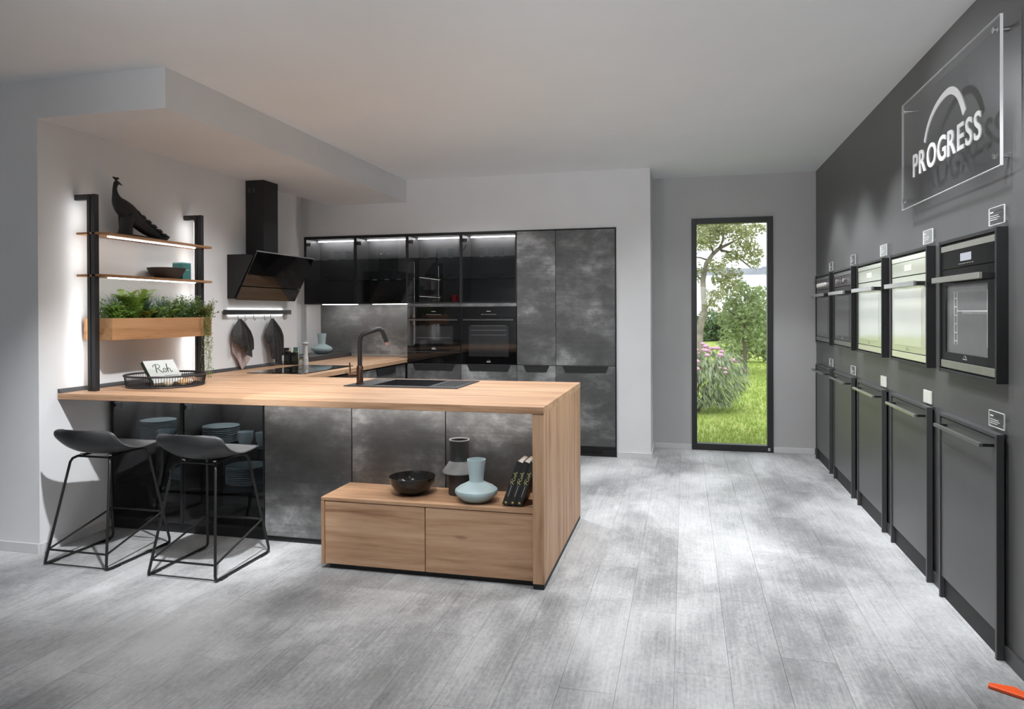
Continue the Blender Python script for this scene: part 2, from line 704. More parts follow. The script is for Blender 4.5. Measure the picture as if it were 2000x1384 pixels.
# ================================================================== THE GARDEN BEYOND THE WINDOW
def leafmat(name, a, b_, c_, rough=.6):
    m, t, n, l, out = nt(name)
    b = principled(n, l, out)
    f = noise(n, l, position(n, l), 9, 3)
    l.new(ramp(n, l, f, [(.3, a), (.5, b_), (.7, c_)]), b.inputs['Base Color'])
    b.inputs['Roughness'].default_value = rough
    b.inputs['Specular IOR Level'].default_value = .25
    tl = n.new('ShaderNodeBsdfTranslucent')
    tl.inputs[0].default_value = (*c_, 1)
    mx = n.new('ShaderNodeMixShader')
    mx.inputs[0].default_value = .25
    l.new(b.outputs[0], mx.inputs[1])
    l.new(tl.outputs[0], mx.inputs[2])
    l.new(mx.outputs[0], out.inputs[0])
    MATS[name] = m
    return m


def lawn_mat():
    m, t, n, l, out = nt('lawn')
    b = principled(n, l, out)
    f = noise(n, l, position(n, l, (1, .35, 1)), 3.0, 7, .7, .3)
    c = ramp(n, l, f, [(.25, (.17, .26, .055)), (.45, (.30, .40, .09)), (.6, (.40, .47, .14)), (.78, (.46, .45, .22))])
    l.new(c, b.inputs['Base Color'])
    b.inputs['Roughness'].default_value = .9
    b.inputs['Specular IOR Level'].default_value = .1
    bump(n, l, noise(n, l, position(n, l), 40, 4), b, .6, .03)
    return m


GZ = -.1
mb = MB()
gy = [7.85 + (47 - 7.85) * (i / 40) ** 1.6 for i in range(41)]
gx = [-12 + 34 * i / 40 for i in range(41)]
vs = [(x, y, GZ + .05 * math.sin(x * 1.3 + y * .7) * math.sin(y * .45) * min(1, (y - 7.85) / 3)) for y in gy for x in gx]
fs = [(j * 41 + i, j * 41 + i + 1, (j + 1) * 41 + i + 1, (j + 1) * 41 + i) for j in range(40) for i in range(40)]
mb.add(vs, fs, True)
struct(mb, 'lawn', lawn_mat(), origin=(5, 20, GZ))
# blades of grass that stand up from the lawn near the window
mb = MB()
for _ in range(9000):
    y = 8.2 + 14 * random.random() ** 1.5
    x = (y * .063) + (random.random() - .5) * (1.2 + y * .09)
    a = random.random() * 6.28
    h = .035 + random.random() * .05
    w = .006 + y * .0006
    dx, dy = math.cos(a) * w, math.sin(a) * w
    lx, ly = (random.random() - .5) * .05, (random.random() - .5) * .05
    z0 = GZ + .05 * math.sin(x * 1.3 + y * .7) * math.sin(y * .45) * min(1, (y - 7.85) / 3) - .01
    mb.add([(x - dx, y - dy, z0), (x + dx, y + dy, z0), (x + lx, y + ly, z0 + h)], [(0, 1, 2)])
tag(mb.build('grass', leafmat('grass_blade', (.20, .30, .07), (.32, .42, .10), (.44, .48, .16))), 'short green grass standing on the lawn outside the window', 'grass', kind='stuff')

# water and the far bank
m, t, n, l, out = nt('river_water')
b = principled(n, l, out)
l.new(ramp(n, l, noise(n, l, position(n, l, (.15, 1.2, 1)), 1.0, 5), [(.3, (.50, .52, .54)), (.7, (.66, .68, .70))]), b.inputs['Base Color'])
b.inputs['Roughness'].default_value = .35
mb = MB()
mb.add([(-30, 46, -.14), (60, 46, -.14), (90, 140, 8.4), (-60, 140, 8.4)], [(0, 1, 2, 3)])
struct(mb, 'river', m, origin=(15, 90, 0))
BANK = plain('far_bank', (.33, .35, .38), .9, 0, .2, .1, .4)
mb = MB()
prev = -60
while prev < 90:
    w = 4 + random.random() * 9
    mb.box(prev, prev + w, 140, 146, 8.0, 9.2 + random.random() * .7)
    prev += w
tag(mb.build('far_bank', BANK), 'hazy grey far bank across the river', 'bank', kind='structure')
for i, (x, h, lb) in enumerate(((13.0, 2.2, 'left one of two hazy harbour cranes on the far bank'),
                                (15.6, 2.6, 'right one of two hazy harbour cranes on the far bank'))):
    t_ = thing('harbour_crane', (x, 139, 9.2), lb, 'crane', 'harbour cranes on the far bank')
    mb = MB()
    for sx in (-.35, .35):
        mb.box(x + sx - .05, x + sx + .05, 138.9, 139.1, 8.2, 9.2 + h)
    mb.build('tower', BANK, t_)
    box(x - .9, x + 1.2, 138.9, 139.1, 9.2 + h - .5, 9.2 + h - .38).build('boom', BANK, t_)


def leaves(mb, pts, n, size, spread, flat=.6, elong=1.6):
    """n leaf quads scattered around the points (p, radius)"""
    tot = sum(r ** 2 for _, r in pts)
    for p, r in pts:
        for _ in range(int(n * r * r / tot) + 1):
            d = Vector((random.gauss(0, 1), random.gauss(0, 1), random.gauss(0, 1) * flat))
            d = d.normalized() * r * (random.random() ** .45) * spread
            c = Vector(p) + d
            u = Vector((random.gauss(0, 1), random.gauss(0, 1), random.gauss(0, .6))).normalized()
            w = u.cross(Vector((random.gauss(0, 1), random.gauss(0, 1), random.gauss(0, 1)))).normalized()
            s = size * (.6 + .8 * random.random())
            u, w = u * s * elong * .5, w * s * .5
            mb.add([c - u, c + w * .9, c + u, c - w * .9], [(0, 1, 2, 3)])


BARK = plain('bark', (.16, .13, .11), .9, 0, .3, .2, 6, .5)
BARKG = plain('pale_bark', (.26, .23, .20), .9, 0, .3, .2, 6, .5)
OLIVE = leafmat('old_tree_leaf', (.20, .22, .09), (.32, .34, .17), (.46, .46, .28))
MIDG = leafmat('young_tree_leaf', (.16, .22, .09), (.27, .34, .16), (.42, .48, .27))
DEEP = leafmat('hedge_leaf', (.06, .11, .04), (.12, .18, .08), (.20, .27, .13))
RHOD = leafmat('rhododendron_leaf', (.14, .18, .10), (.25, .31, .18), (.44, .48, .36), .4)
PINK = plain('pink_blossom', (.62, .36, .50), .6, 0, .15, .2, 20)


# old leaning tree (16 m away)
k = .0112
def ox(u):
    return .386 + (u - 1372) * .0107
def oz(v):
    return 1.42 + (607 - v) * k


old = thing('garden_tree', (ox(1362), 16, GZ), 'old crooked tree with a leaning grey trunk left in the window', 'tree')
mb = MB()
mb.tube([(ox(1358), 16, GZ - .1), (ox(1362), 16, oz(690)), (ox(1366), 16, oz(640)), (ox(1376), 16, oz(605)), (ox(1374), 16, oz(570)),
         (ox(1373), 16, oz(545)), (ox(1380), 16.05, oz(512)), (ox(1392), 16.1, oz(495)), (ox(1406), 16.1, oz(483)), (ox(1425), 16.2, oz(474)), (ox(1450), 16.2, oz(462))],
        [.13, .11, .085, .065, .06, .055, .05, .045, .04, .03, .012], 8)
mb.build('trunk', BARKG, old)
for pts, r in (([(1406, 483), (1412, 470), (1416, 450), (1430, 430)], .03), ([(1408, 487), (1432, 492), (1455, 510), (1470, 522)], .028),
               ([(1380, 505), (1368, 500), (1352, 498)], .02), ([(1376, 560), (1384, 570), (1398, 565), (1410, 580)], .022),
               ([(1372, 545), (1360, 535), (1345, 530)], .022), ([(1394, 494), (1388, 470), (1370, 450)], .024), ([(1376, 528), (1392, 524), (1404, 540), (1416, 560), (1424, 575)], .018)):
    mb = MB()
    mb.tube([(ox(u), 16.05 + .1 * i, oz(v)) for i, (u, v) in enumerate(pts)], [r * (1 - .2 * i) for i in range(len(pts))], 6)
    mb.build('branch', BARK, old)
mb = MB()
crown = [((ox(u), 16 + random.uniform(-.5, .5), oz(v)), r) for u, v, r in (
    (1375, 440, .35), (1398, 452, .35), (1420, 440, .33), (1440, 452, .30), (1460, 455, .24), (1380, 470, .28), (1450, 480, .28), (1470, 495, .22),
    (1432, 500, .26), (1474, 512, .16), (1400, 520, .24), (1412, 545, .24), (1428, 560, .22), (1436, 535, .22), (1396, 575, .20), (1388, 590, .17), (1366, 430, .3), (1478, 440, .14), (1486, 452, .10), (1355, 470, .35), (1350, 530, .3))]
leaves(mb, crown, 7000, .042, 1.0)
tag(mb.build('foliage', OLIVE, old), kind='stuff')

# young trees on the lawn
def young(x, y, h, r, n, label, mat, seed):
    t_ = thing('garden_tree', (x, y, GZ), label, 'tree', 'young trees on the lawn')
    mb = MB()
    mb.tube([(x, y, GZ - .05), (x + .01, y, .35), (x - .03, y, .9), (x + .04, y + .05, h * .7), (x, y, h * .95)], [.045, .04, .035, .025, .008], 6)
    for q in range(6):
        a = q * 1.1 + seed
        z = .55 + q * .22
        mb.tube([(x, y, z), (x + math.cos(a) * r * .5, y + math.sin(a) * r * .5, z + .15), (x + math.cos(a) * r * .85, y + math.sin(a) * r * .85, z + .32)], [.018, .012, .005], 5)
    mb.build('trunk', BARK, t_)
    mb = MB()
    cl = []
    for q in range(13):
        a = q * 2.4 + seed
        z = .75 + (h - .75) * (q / 12)
        rr = r * (1 - .65 * abs(q / 12 - .35))
        cl.append(((x + math.cos(a) * rr * .6, y + math.sin(a) * rr * .6, z), rr * .55))
    leaves(mb, cl, n, .07, 1.0, 1.0)
    tag(mb.build('foliage', mat, t_), kind='stuff')


young(1.36, 17.2, 2.0, .62, 1700, 'young leafy tree with a thin bare stem on the lawn', MIDG, .4)
young(2.05, 18.5, 2.0, .60, 1500, 'green young tree at the right edge of the window', leafmat('light_leaf', (.16, .24, .07), (.27, .37, .13), (.42, .50, .22)), 2.0)
# low shrub behind them, hedge and bush at the lawn's end
for nm, lb, cat_, cl, n_, mt, sz in (
        ('hedge', 'dark clipped hedge beside the old tree at the end of the lawn', 'hedge', [((1.0 + i * .45, 38 + (i % 2) * .4, .55 + .12 * math.sin(i * 2.1)), .95) for i in range(7)], 2400, DEEP, .17),
        ('garden_shrub', 'reddish green round shrub beyond the hedge by the water', 'shrub', [((2.35, 42, 1.2), .8), ((2.9, 42.2, .8), .8), ((2.3, 42.1, .3), .8)], 700, leafmat('red_shrub', (.22, .14, .09), (.24, .22, .10), (.30, .33, .15)), .16),
        ('garden_shrub', 'soft green low shrub behind the young trees', 'shrub', [((1.35 + i * .4, 22 + (i % 2) * .3, .25 + .1 * (i % 3)), .5) for i in range(5)], 1300, MIDG, .09)):
    mb = MB()
    leaves(mb, cl, n_, sz, 1.0, .9)
    tag(mb.build(nm, mt), lb, cat_)

# rhododendron with pink trusses
bx, by = .16, 11.4
rh = thing('rhododendron', (bx, by, GZ), 'rhododendron bush with long leaves and pink blossoms on the left', 'bush')
mb = MB()
for q in range(9):
    a = q * .7
    mb.tube([(bx + .05 * math.cos(a), by + .05 * math.sin(a), GZ - .03), (bx + .3 * math.cos(a), by + .3 * math.sin(a), .35), (bx + .5 * math.cos(a), by + .4 * math.sin(a), .7)], [.02, .014, .006], 5)
mb.build('stem', BARK, rh)
mb = MB()
for _ in range(1900):
    a, e = random.random() * 6.283, random.random()
    rr = (.35 + .65 * random.random() ** .5)
    x = bx + math.cos(a) * .80 * rr * math.sqrt(max(.05, 1 - (e - .55) ** 2 * 2.2))
    y = by + math.sin(a) * .60 * rr * math.sqrt(max(.05, 1 - (e - .55) ** 2 * 2.2))
    z = .02 + e * .80
    a2 = a + random.gauss(0, .5)
    d = Vector((math.cos(a2), math.sin(a2), -.9 - random.random() * .8)).normalized()
    s = Vector((-math.sin(a2), math.cos(a2), 0))
    L, w = .11 + random.random() * .05, .018
    c = Vector((x, y, z))
    mb.add([c, c + d * L * .5 + s * w, c + d * L, c + d * L * .5 - s * w], [(0, 1, 2, 3)])
tag(mb.build('foliage', RHOD, rh), kind='stuff')
bl = MB()
bl.lathe([(0, -.04), (.04, -.03), (.055, 0), (.035, .035), (0, .045)], (bx, by, GZ), n=8)
first = None
for q in range(60):
    a = random.random() * 6.283
    rr = random.random() ** .5
    x, y = bx + math.cos(a) * .74 * rr, by + math.sin(a) * .55 * rr - .08
    z = .90 - .42 * rr ** 3 + random.uniform(-.03, .03)
    if first is None:
        first = bl.build('blossom', PINK, rh)
        o = first
    else:
        o = bpy.data.objects.new('blossom', first.data)
        COL.objects.link(o)
        o.parent = rh
    o.location = (x - bx, y - by, z - GZ)
    sc = .45 + random.random() * .5
    o.scale = (sc, sc, sc * .8)

# ================================================================== KITCHEN FURNITURE
def grid_slab(xs, ys, keep, z0, z1):
    """flat slab out of grid cells (keep(i, j)), one shell without inner walls"""
    mb = MB()
    nx, ny = len(xs), len(ys)
    vs = [(x, y, z) for z in (z0, z1) for y in ys for x in xs]
    def I(i, j, t):
        return t * nx * ny + j * nx + i
    fs = []
    K = lambda i, j: 0 <= i < nx - 1 and 0 <= j < ny - 1 and keep(i, j)
    for j in range(ny - 1):
        for i in range(nx - 1):
            if not K(i, j):
                continue
            fs.append((I(i, j, 1), I(i + 1, j, 1), I(i + 1, j + 1, 1), I(i, j + 1, 1)))
            fs.append((I(i, j, 0), I(i, j + 1, 0), I(i + 1, j + 1, 0), I(i + 1, j, 0)))
            if not K(i, j - 1):
                fs.append((I(i, j, 0), I(i + 1, j, 0), I(i + 1, j, 1), I(i, j, 1)))
            if not K(i, j + 1):
                fs.append((I(i + 1, j + 1, 0), I(i, j + 1, 0), I(i, j + 1, 1), I(i + 1, j + 1, 1)))
            if not K(i - 1, j):
                fs.append((I(i, j + 1, 0), I(i, j, 0), I(i, j, 1), I(i, j + 1, 1)))
            if not K(i + 1, j):
                fs.append((I(i + 1, j, 0), I(i + 1, j + 1, 0), I(i + 1, j + 1, 1), I(i + 1, j, 1)))
    used = sorted({q for f in fs for q in f})
    mp = {q: k_ for k_, q in enumerate(used)}
    mb.add([vs[q] for q in used], [tuple(mp[q] for q in f) for f in fs])
    return mb


ZT, ZB = .937, .900       # worktop top and underside
XE = -.698                # outer face of the end panel
top = thing('worktop', (-2.2, 4.2, ZB), 'L-shaped oak worktop over the peninsula and the hob run', 'worktop')
SX0, SX1, SY0, SY1 = -2.185, -1.395, 4.25, 4.745     # sink
grid_slab([-3.724, SX0 + .03, SX1 - .03, XE], [3.525, SY0 + .03, SY1 - .03, 4.835], lambda i, j: not (i == 1 and j == 1), ZB, ZT).build('peninsula_top', OAKX, top, bevel=.002)
grid_slab([-4.018, -3.724, -2.8285], [4.8355, 6.272, 7.245], lambda i, j: not (i == 0 and j == 0), ZB, ZT).build('side_top', OAKY, top, bevel=.002)
box(-2.5, -.80, 3.80, 3.825, ZB - .006, ZB - .0005).build('led_strip', emit('led_under_worktop', (1, .98, .95), 26), top)

end = thing('end_panel', (-.728, 4.18, 0), 'thick oak end panel carrying the free end of the peninsula', 'panel')
box(-.758, XE, 3.53, 4.825, .028, ZB - .001).build('oak_panel', OAKZ, end, bevel=.0015)
box(-.756, XE - .002, 3.533, 4.823, 0, .028).build('foot_strip', BLACKM, end)

bench = thing('bench_cabinet', (-1.36, 3.73, 0), 'low oak cabinet with two drawers under the peninsula overhang', 'cabinet')
box(-1.968, -.7585, 3.557, 3.905, .379, .398).build('top_board', OAKX, bench, bevel=.001)
box(-1.968, -1.949, 3.557, 3.905, .026, .378).build('side_board', OAKZ, bench, bevel=.001)
box(-1.946, -1.3575, 3.560, 3.58, .030, .375).build('drawer_front', OAKX, bench, bevel=.0015)
box(-1.3525, -.7605, 3.560, 3.58, .030, .375).build('drawer_front', OAKX, bench, bevel=.0015)
box(-1.947, -.7595, 3.585, 3.904, .03, .376).build('body', CARC, bench)
box(-1.93, -.77, 3.585, 3.90, 0, .029).build('plinth', BLACKM, bench)

# peninsula rear: two glazed units, three closed units
YP = 3.908
PXS = [-3.703, -3.157, -2.553, -1.956, -1.358, -.7595]


def hinge(mb, x, y, z, sx=1, sy=1):
    mb.box(min(x, x + sx * .012), max(x, x + sx * .012), min(y, y + sy * .06), max(y, y + sy * .06), z - .012, z + .012)
    mb.box(min(x, x + sx * .05), max(x, x + sx * .05), min(y, y + sy * .012), max(y, y + sy * .012), z - .02, z + .02)


for i, (x0, x1) in enumerate(zip(PXS, PXS[1:])):
    if i < 2:
        t_ = thing('glazed_cabinet', ((x0 + x1) / 2, 4.1, 0), ('glazed base cabinet with tableware next to the left wall', 'glazed base cabinet with tableware between its twin and the grey panels')[i], 'cabinet', 'glazed peninsula units')
        mb = MB()
        mb.box(x0 + .002, x0 + .018, YP + .012, 4.33, .06, ZB - .001)
        mb.box(x1 - .018, x1 - .002, YP + .012, 4.33, .06, ZB - .001)
        mb.box(x0 + .018, x1 - .018, 4.30, 4.33, .06, ZB - .001)
        mb.box(x0 + .018, x1 - .018, YP + .012, 4.30, .06, .078)
        mb.box(x0 + .018, x1 - .018, YP + .012, 4.30, ZB - .019, ZB - .001)
        mb.build('body', CARC, t_)
        for z in (.285, .555):
            box(x0 + .019, x1 - .019, YP + .03, 4.295, z, z + .008).build('shelf', glass('shelf_glass', (.55, .58, .58), .0, 1.5), t_)
        dr = box(x0 + .001, x1 - .001, YP, YP + .008, .06, ZB - .002).build('glass_door', TINT2, t_)
        box(x0 + .001, x0 + .009, YP - .0015, YP + .010, .06, ZB - .002).build('door_edge', BLACK, dr)
        box(x1 - .006, x1 - .001, YP - .0015, YP + .010, .06, ZB - .002).build('door_edge', BLACK, dr)
        box(x0 + .03, x1 - .03, 4.12, 4.13, ZB - .027, ZB - .0195).build('led_strip', emit('led_unit', (1, .985, .96), 60), t_)
        mb = MB()
        hinge(mb, x0 + .02, YP + .013, .815)
        mb.build('hinge', CHROME, t_)
        box(x0, x1, YP + .02, 4.3, 0, .059).build('plinth', BLACKM, t_)
    else:
        t_ = thing('base_cabinet', ((x0 + x1) / 2, 4.3, 0), ('dark concrete panel unit left of the low oak cabinet', 'dark concrete panel unit behind the black bowl', 'dark concrete panel unit behind the leaning books')[i - 2], 'cabinet', 'peninsula base units')
        box(x0 + .0034, x1 - .0034, YP, YP + .019, .035, ZB - .002).build('back_panel', CONC, t_, bevel=.001)
        box(x0 + .001, x1 - .001, YP + .02, 4.79, .06, .74).build('body', BLACKM, t_)
        box(x0 + .001, x1 - .001, YP + .02, YP + .036, .741, ZB - .001).build('rear_rail', BLACKM, t_)
        box(x0, x1, YP + .012, 4.75, 0, .059).build('plinth', BLACKM, t_)

# base units of the hob run
for i, (y0, y1, lb) in enumerate(((4.84, 5.03, 'narrow corner base unit behind the tap'), (5.03, 5.93, 'wide drawer base unit under the hob'), (5.93, 6.92, 'drawer base unit between the hob and the ovens'))):
    t_ = thing('base_cabinet', (-3.2, (y0 + y1) / 2, 0), lb, 'cabinet', 'hob run base units')
    box(-3.70, -2.866, y0 + .001, y1 - .001, .07, ZB - .001).build('body', CARC, t_)
    for z0, z1 in ((.10, .50), (.504, .885)):
        d = box(-2.865, -2.845, y0 + .002, y1 - .002, z0, z1).build('drawer_front', CONC, t_, bevel=.001)
        if y1 - y0 > .5:
            yc = (y0 + y1) / 2
            w = .23
            MB().prism([(yc - w, z1 + .001), (yc + w, z1 + .001), (yc + w - .02, z1 - .065), (yc - w + .02, z1 - .065)], 'x', -2.846, -2.835).build('grip', BLACK, d, bevel=.002)
    box(-3.70, -2.90, y0, y1, 0, .069).build('plinth', BLACKM, t_)

# ------------------------------------------------ tall wall of cabinets
E_ = [-4.016, -3.42, -2.827, -2.235, -1.643, -1.245, -.655]
YC = 6.925
ZU = 1.517
sur = thing('cabinet_surround', (-2.3, 7.1, 0), 'thin black surround framing the tall cabinet wall', 'panel')
mb = MB().box(-4.020, -.646, YC - .002, YK - .001, 2.238, 2.2485)
mb.build('top_trim', BLACKM, sur)
box(-.654, -.6465, YC - .002, 7.3, .0, 2.238).build('side_panel', BLACKM, sur)
box(-4.020, -4.0165, YC - .002, YK - .001, ZU, 2.238).build('side_panel', BLACKM, sur)


def grip_z(parent, x0, x1, z, y):
    mb = MB().prism([(x0, z), (x1, z), (x1 - .03, z - .066), (x0 + .03, z - .066)], 'y', y - .006, y + .002)
    g = mb.build('grip', BLACK, parent, bevel=.002)
    box(x0 + .012, x1 - .012, y - .010, y - .005, z - .006, z + .002).build('grip_lip', plain('grip_lip', (.10, .10, .10), .25, .6), g)


GLASSW = glass('drinking_glass', (.95, .97, .97), .0, 1.5)
GLASSB = plain('glass_foot_glow', (.80, .92, .92), .08, 0, .05, .6)  # bright colour imitates light gathered in the clear foot


def tumbler(x, y, z, label, group, h=.10, r=.033):
    t_ = thing('drinking_glass', (x, y, z), label, 'glass', group)
    mb = MB().lathe([(r * .8, .010), (r, h), (r * .93, h), (r * .75, .012)], (x, y, z), 16)
    mb.build('bowl', GLASSW, t_)
    MB().lathe([(0, 0), (r * .8, 0), (r * .8, .012), (0, .012)], (x, y, z), 16).build('foot', GLASSB, t_)
    return t_


wlabels = ('leftmost smoked glass wall cabinet beside the hood', 'smoked glass wall cabinet above the splashback right half',
           'smoked glass wall cabinet above the left built-in oven', 'smoked glass wall cabinet above the right built-in oven')
for i in range(4):
    x0, x1 = E_[i], E_[i + 1]
    t_ = thing('glazed_wall_cabinet', ((x0 + x1) / 2, 7.1, ZU), wlabels[i], 'cabinet', 'glazed wall cabinets')
    mb = MB()
    mb.box(x0 + .001, x0 + .017, YC + .010, 7.245, ZU, 2.237)
    mb.box(x1 - .017, x1 - .001, YC + .010, 7.245, ZU, 2.237)
    mb.box(x0 + .017, x1 - .017, 7.228, 7.245, ZU, 2.237)
    mb.box(x0 + .017, x1 - .017, YC + .010, 7.228, ZU, ZU + .016)
    mb.box(x0 + .017, x1 - .017, YC + .010, 7.228, 2.221, 2.237)
    mb.build('body', plain('graphite_interior', (.085, .085, .087), .45, 0, .05, .4), t_)
    for z in (1.765, 1.99):
        box(x0 + .018, x1 - .018, YC + .03, 7.225, z, z + .007).build('shelf', glass('shelf_glass', (.55, .58, .58), .0, 1.5), t_)
    dr = box(x0 + .001, x1 - .001, YC, YC + .006, ZU, 2.237).build('glass_door', TINT, t_)
    for a_ in ((x0 + .001, x0 + .007, YC - .001, YC + .009, ZU, 2.237), (x1 - .007, x1 - .001, YC - .001, YC + .009, ZU, 2.237),
               (x0 + .007, x1 - .007, YC - .001, YC + .009, ZU, ZU + .006), (x0 + .007, x1 - .007, YC - .001, YC + .009, 2.231, 2.237)):
        box(*a_).build('door_edge', BLACK, dr)
    box(x0 + .04, x1 - .04, 7.15, 7.162, 2.212, 2.2205).build('led_strip', emit('led_cabinet', (1, .985, .96), 80), t_)
    mb = MB()
    hinge(mb, x0 + .018, YC + .011, 2.165)
    mb.build('hinge', CHROME, t_)
    if i < 2:
        box(x0 + .16, x1 - .02, 7.02, 7.035, ZU - .006, ZU - .0005).build('under_light', emit('led_under_cabinet', (1, .985, .96), 68), t_)
    if i == 3:
        mb = MB()
        mb.tube([(x0 + .05, YC + .05, 2.12), (x0 + .02, YC + .02, 2.06)], .006, 6)
        mb.build('lift_arm', CHROME, t_)

ords = ('left', 'middle', 'right')
for ci, (xs, z) in enumerate((([-3.86, -3.72, -3.58], 1.997), ([-3.27, -3.13, -2.99], 1.772), ([-2.68, -2.535, -2.40], 1.997), ([-2.06, -1.955, -1.845], 1.997))):
    for j, x in enumerate(xs):
        tumbler(x, 7.1, z, '%s one of three drinking glasses in the %s' % (ords[j], ('leftmost wall cabinet', 'second wall cabinet', 'wall cabinet over the left built-in oven', 'wall cabinet over the right built-in oven')[ci]), 'glasses in wall cabinets')
for x, z, lb in ((-3.72, 1.772, 'wide shallow glass bowl in the leftmost wall cabinet'), (-3.12, 1.997, 'wide shallow glass bowl on the top shelf, second wall cabinet'), (-2.52, 1.772, 'wide shallow glass bowl in the wall cabinet over the left oven'), (-1.95, 1.772, 'wide shallow glass bowl in the wall cabinet over the right oven')):
    tag(MB().lathe([(0, 0), (.05, 0), (.10, .02), (.155, .05), (.150, .052), (.10, .026), (.05, .006), (0, .006)], (x, 7.09, z), 28).build('glass_bowl', GLASSW), lb, 'bowl', 'glass bowls in wall cabinets')
GREYP = plain('dark_grey_plate', (.08, .08, .085), .35, 0, .05)
pm_ = None
for i, (x, lb) in enumerate(((-3.12, 'second wall cabinet'), (-2.52, 'wall cabinet over the left oven'))):
    for q in range(7):
        if pm_ is None:
            o = MB().lathe([(0, 0), (.07, 0), (.125, .014), (.122, .017), (.07, .004), (0, .004)], (x, 7.08, ZU + .017), 28).build('plate', GREYP)
            pm_ = o.data
        else:
            o = bpy.data.objects.new('plate', pm_)
            COL.objects.link(o)
        o.location = (x, 7.08, ZU + .017 + q * .0095)
        tag(o, '%s dark plate of the stack in the %s' % (('lowest', 'second lowest', 'third lowest', 'middle', 'third highest', 'second highest', 'topmost')[q], lb), 'plate', 'dark plates in the ' + lb)

# small under-hung red utensils glimpsed in the third wall cabinet
RED = plain('red_enamel', (.35, .01, .012), .3, 0, .05)
for x, lb in ((-2.36, 'left of two red mugs in the wall cabinet over the left oven'), (-2.27, 'right of two red mugs in the wall cabinet over the left oven')):
    t_ = thing('red_mug', (x, 7.10, ZU + .0165), lb, 'mug', 'red mugs')
    MB().lathe([(0, 0), (.030, 0), (.034, .075), (.031, .075), (.028, .005), (0, .005)], (x, 7.10, ZU + .0165), 18).build('cup', RED, t_)
    mb = MB()
    mb.tube([(x + .032, 7.10, ZU + .08), (x + .05, 7.10, ZU + .07), (x + .05, 7.10, ZU + .045), (x + .031, 7.10, ZU + .035)], .005, 6)
    mb.build('handle', RED, t_)

# oven housings with drawer below and filler above
olab = ('oven housing with a drawer, left of the two', 'oven housing with a drawer, right of the two')
for i in (2, 3):
    x0, x1 = E_[i], E_[i + 1]
    t_ = thing('oven_housing', ((x0 + x1) / 2, 7.1, 0), olab[i - 2], 'cabinet', 'oven housings')
    mb = MB()
    mb.box(x0 + .001, x0 + .004, YC + .012, 7.30, .07, ZU - .001)
    mb.box(x1 - .004, x1 - .001, YC + .012, 7.30, .07, ZU - .001)
    mb.box(x0 + .004, x1 - .004, 7.28, 7.30, .07, ZU - .001)
    mb.box(x0 + .004, x1 - .004, YC + .02, 7.28, .07, .893)
    mb.build('body', CARC, t_)
    box(x0 + .002, x1 - .002, YC, YC + .019, 1.482, ZU - .002).build('filler_strip', CONC, t_, bevel=.001)
    d = box(x0 + .002, x1 - .002, YC, YC + .019, .10, .888).build('drawer_front', CONC, t_, bevel=.001)
    grip_z(d, x0 + .065, x1 - .065, .890, YC)
    box(x0, x1, YC + .04, 7.30, 0, .069).build('plinth', BLACKM, t_)
    # the built-in oven itself
    ov = thing('built_in_oven', ((x0 + x1) / 2, 7.1, .9), ('black built-in oven with warming drawer, left of the pair', 'black built-in oven with a tall window, right of the pair')[i - 2], 'oven', 'built-in ovens')
    box(x0 + .006, x1 - .006, YC + .012, 7.27, .8945, 1.479).build('body', CARC, ov)
    zc0 = 1.368
    box(x0 + .004, x1 - .004, YC - .004, YC + .011, zc0, 1.4795).build('control_panel', BGLASS, ov, bevel=.001)
    zb = 1.025 if i == 2 else .897
    d = box(x0 + .004, x1 - .004, YC - .004, YC + .011, zb, zc0 - .005).build('oven_door', BGLASS, ov, bevel=.001)
    box(x0 + .085, x1 - .085, YC - .0050, YC - .0039, zb + .075, zc0 - .085).build('window', BGLASS2, d)
    box(x0 + .03, x1 - .03, YC - .022, YC - .014, zc0 - .028, zc0 - .014).build('handle', plain('dark_steel', (.16, .16, .16), .25, .9), d)
    mb = MB()
    for q in range(2):
        xx = x0 + .05 if q == 0 else x1 - .06
        mb.box(xx, xx + .01, YC - .015, YC - .003, zc0 - .026, zc0 - .016)
    mb.build('handle_post', BLACK, d)
    mb = MB()
    for zz in ((1.19, 1.24, 1.285) if i == 3 else (1.16,)):
        mb.box(x0 + .11, x1 - .11, YC - .0058, YC - .0049, zz, zz + .003)
    mb.build('oven_rack', plain('rack_wire', (.30, .30, .30), .3, .8), d)
    if i == 2:
        w = box(x0 + .004, x1 - .004, YC - .004, YC + .011, .897, 1.02).build('warming_drawer', BGLASS, ov, bevel=.001)
        box(x0 + .004, x1 - .004, YC - .0046, YC - .0036, 1.012, 1.016).build('drawer_edge', plain('dark_steel', (.16, .16, .16), .25, .9), w)
    mb = MB()
    xm = (x0 + x1) / 2
    for q in range(10):
        mb.box(xm - .075 + q * .0165, xm - .069 + q * .0165, YC - .0046, YC - .0038, 1.400, 1.4035)
    mb.box(xm - .022, xm + .022, YC - .0046, YC - .0038, 1.432, 1.436)
    mb.build('control_marks', PRINTW, ov)
    mb = MB()
    mb.tube([(xm - .016 + .032 * q / 6, YC - .0045, zb + .028 + .010 * math.sin(math.pi * q / 6)) for q in range(7)], .001, 4)
    mb.box(xm - .022, xm + .022, YC - .0048, YC - .0038, zb + .018, zb + .023)
    mb.build('logo', PRINTW, ov)

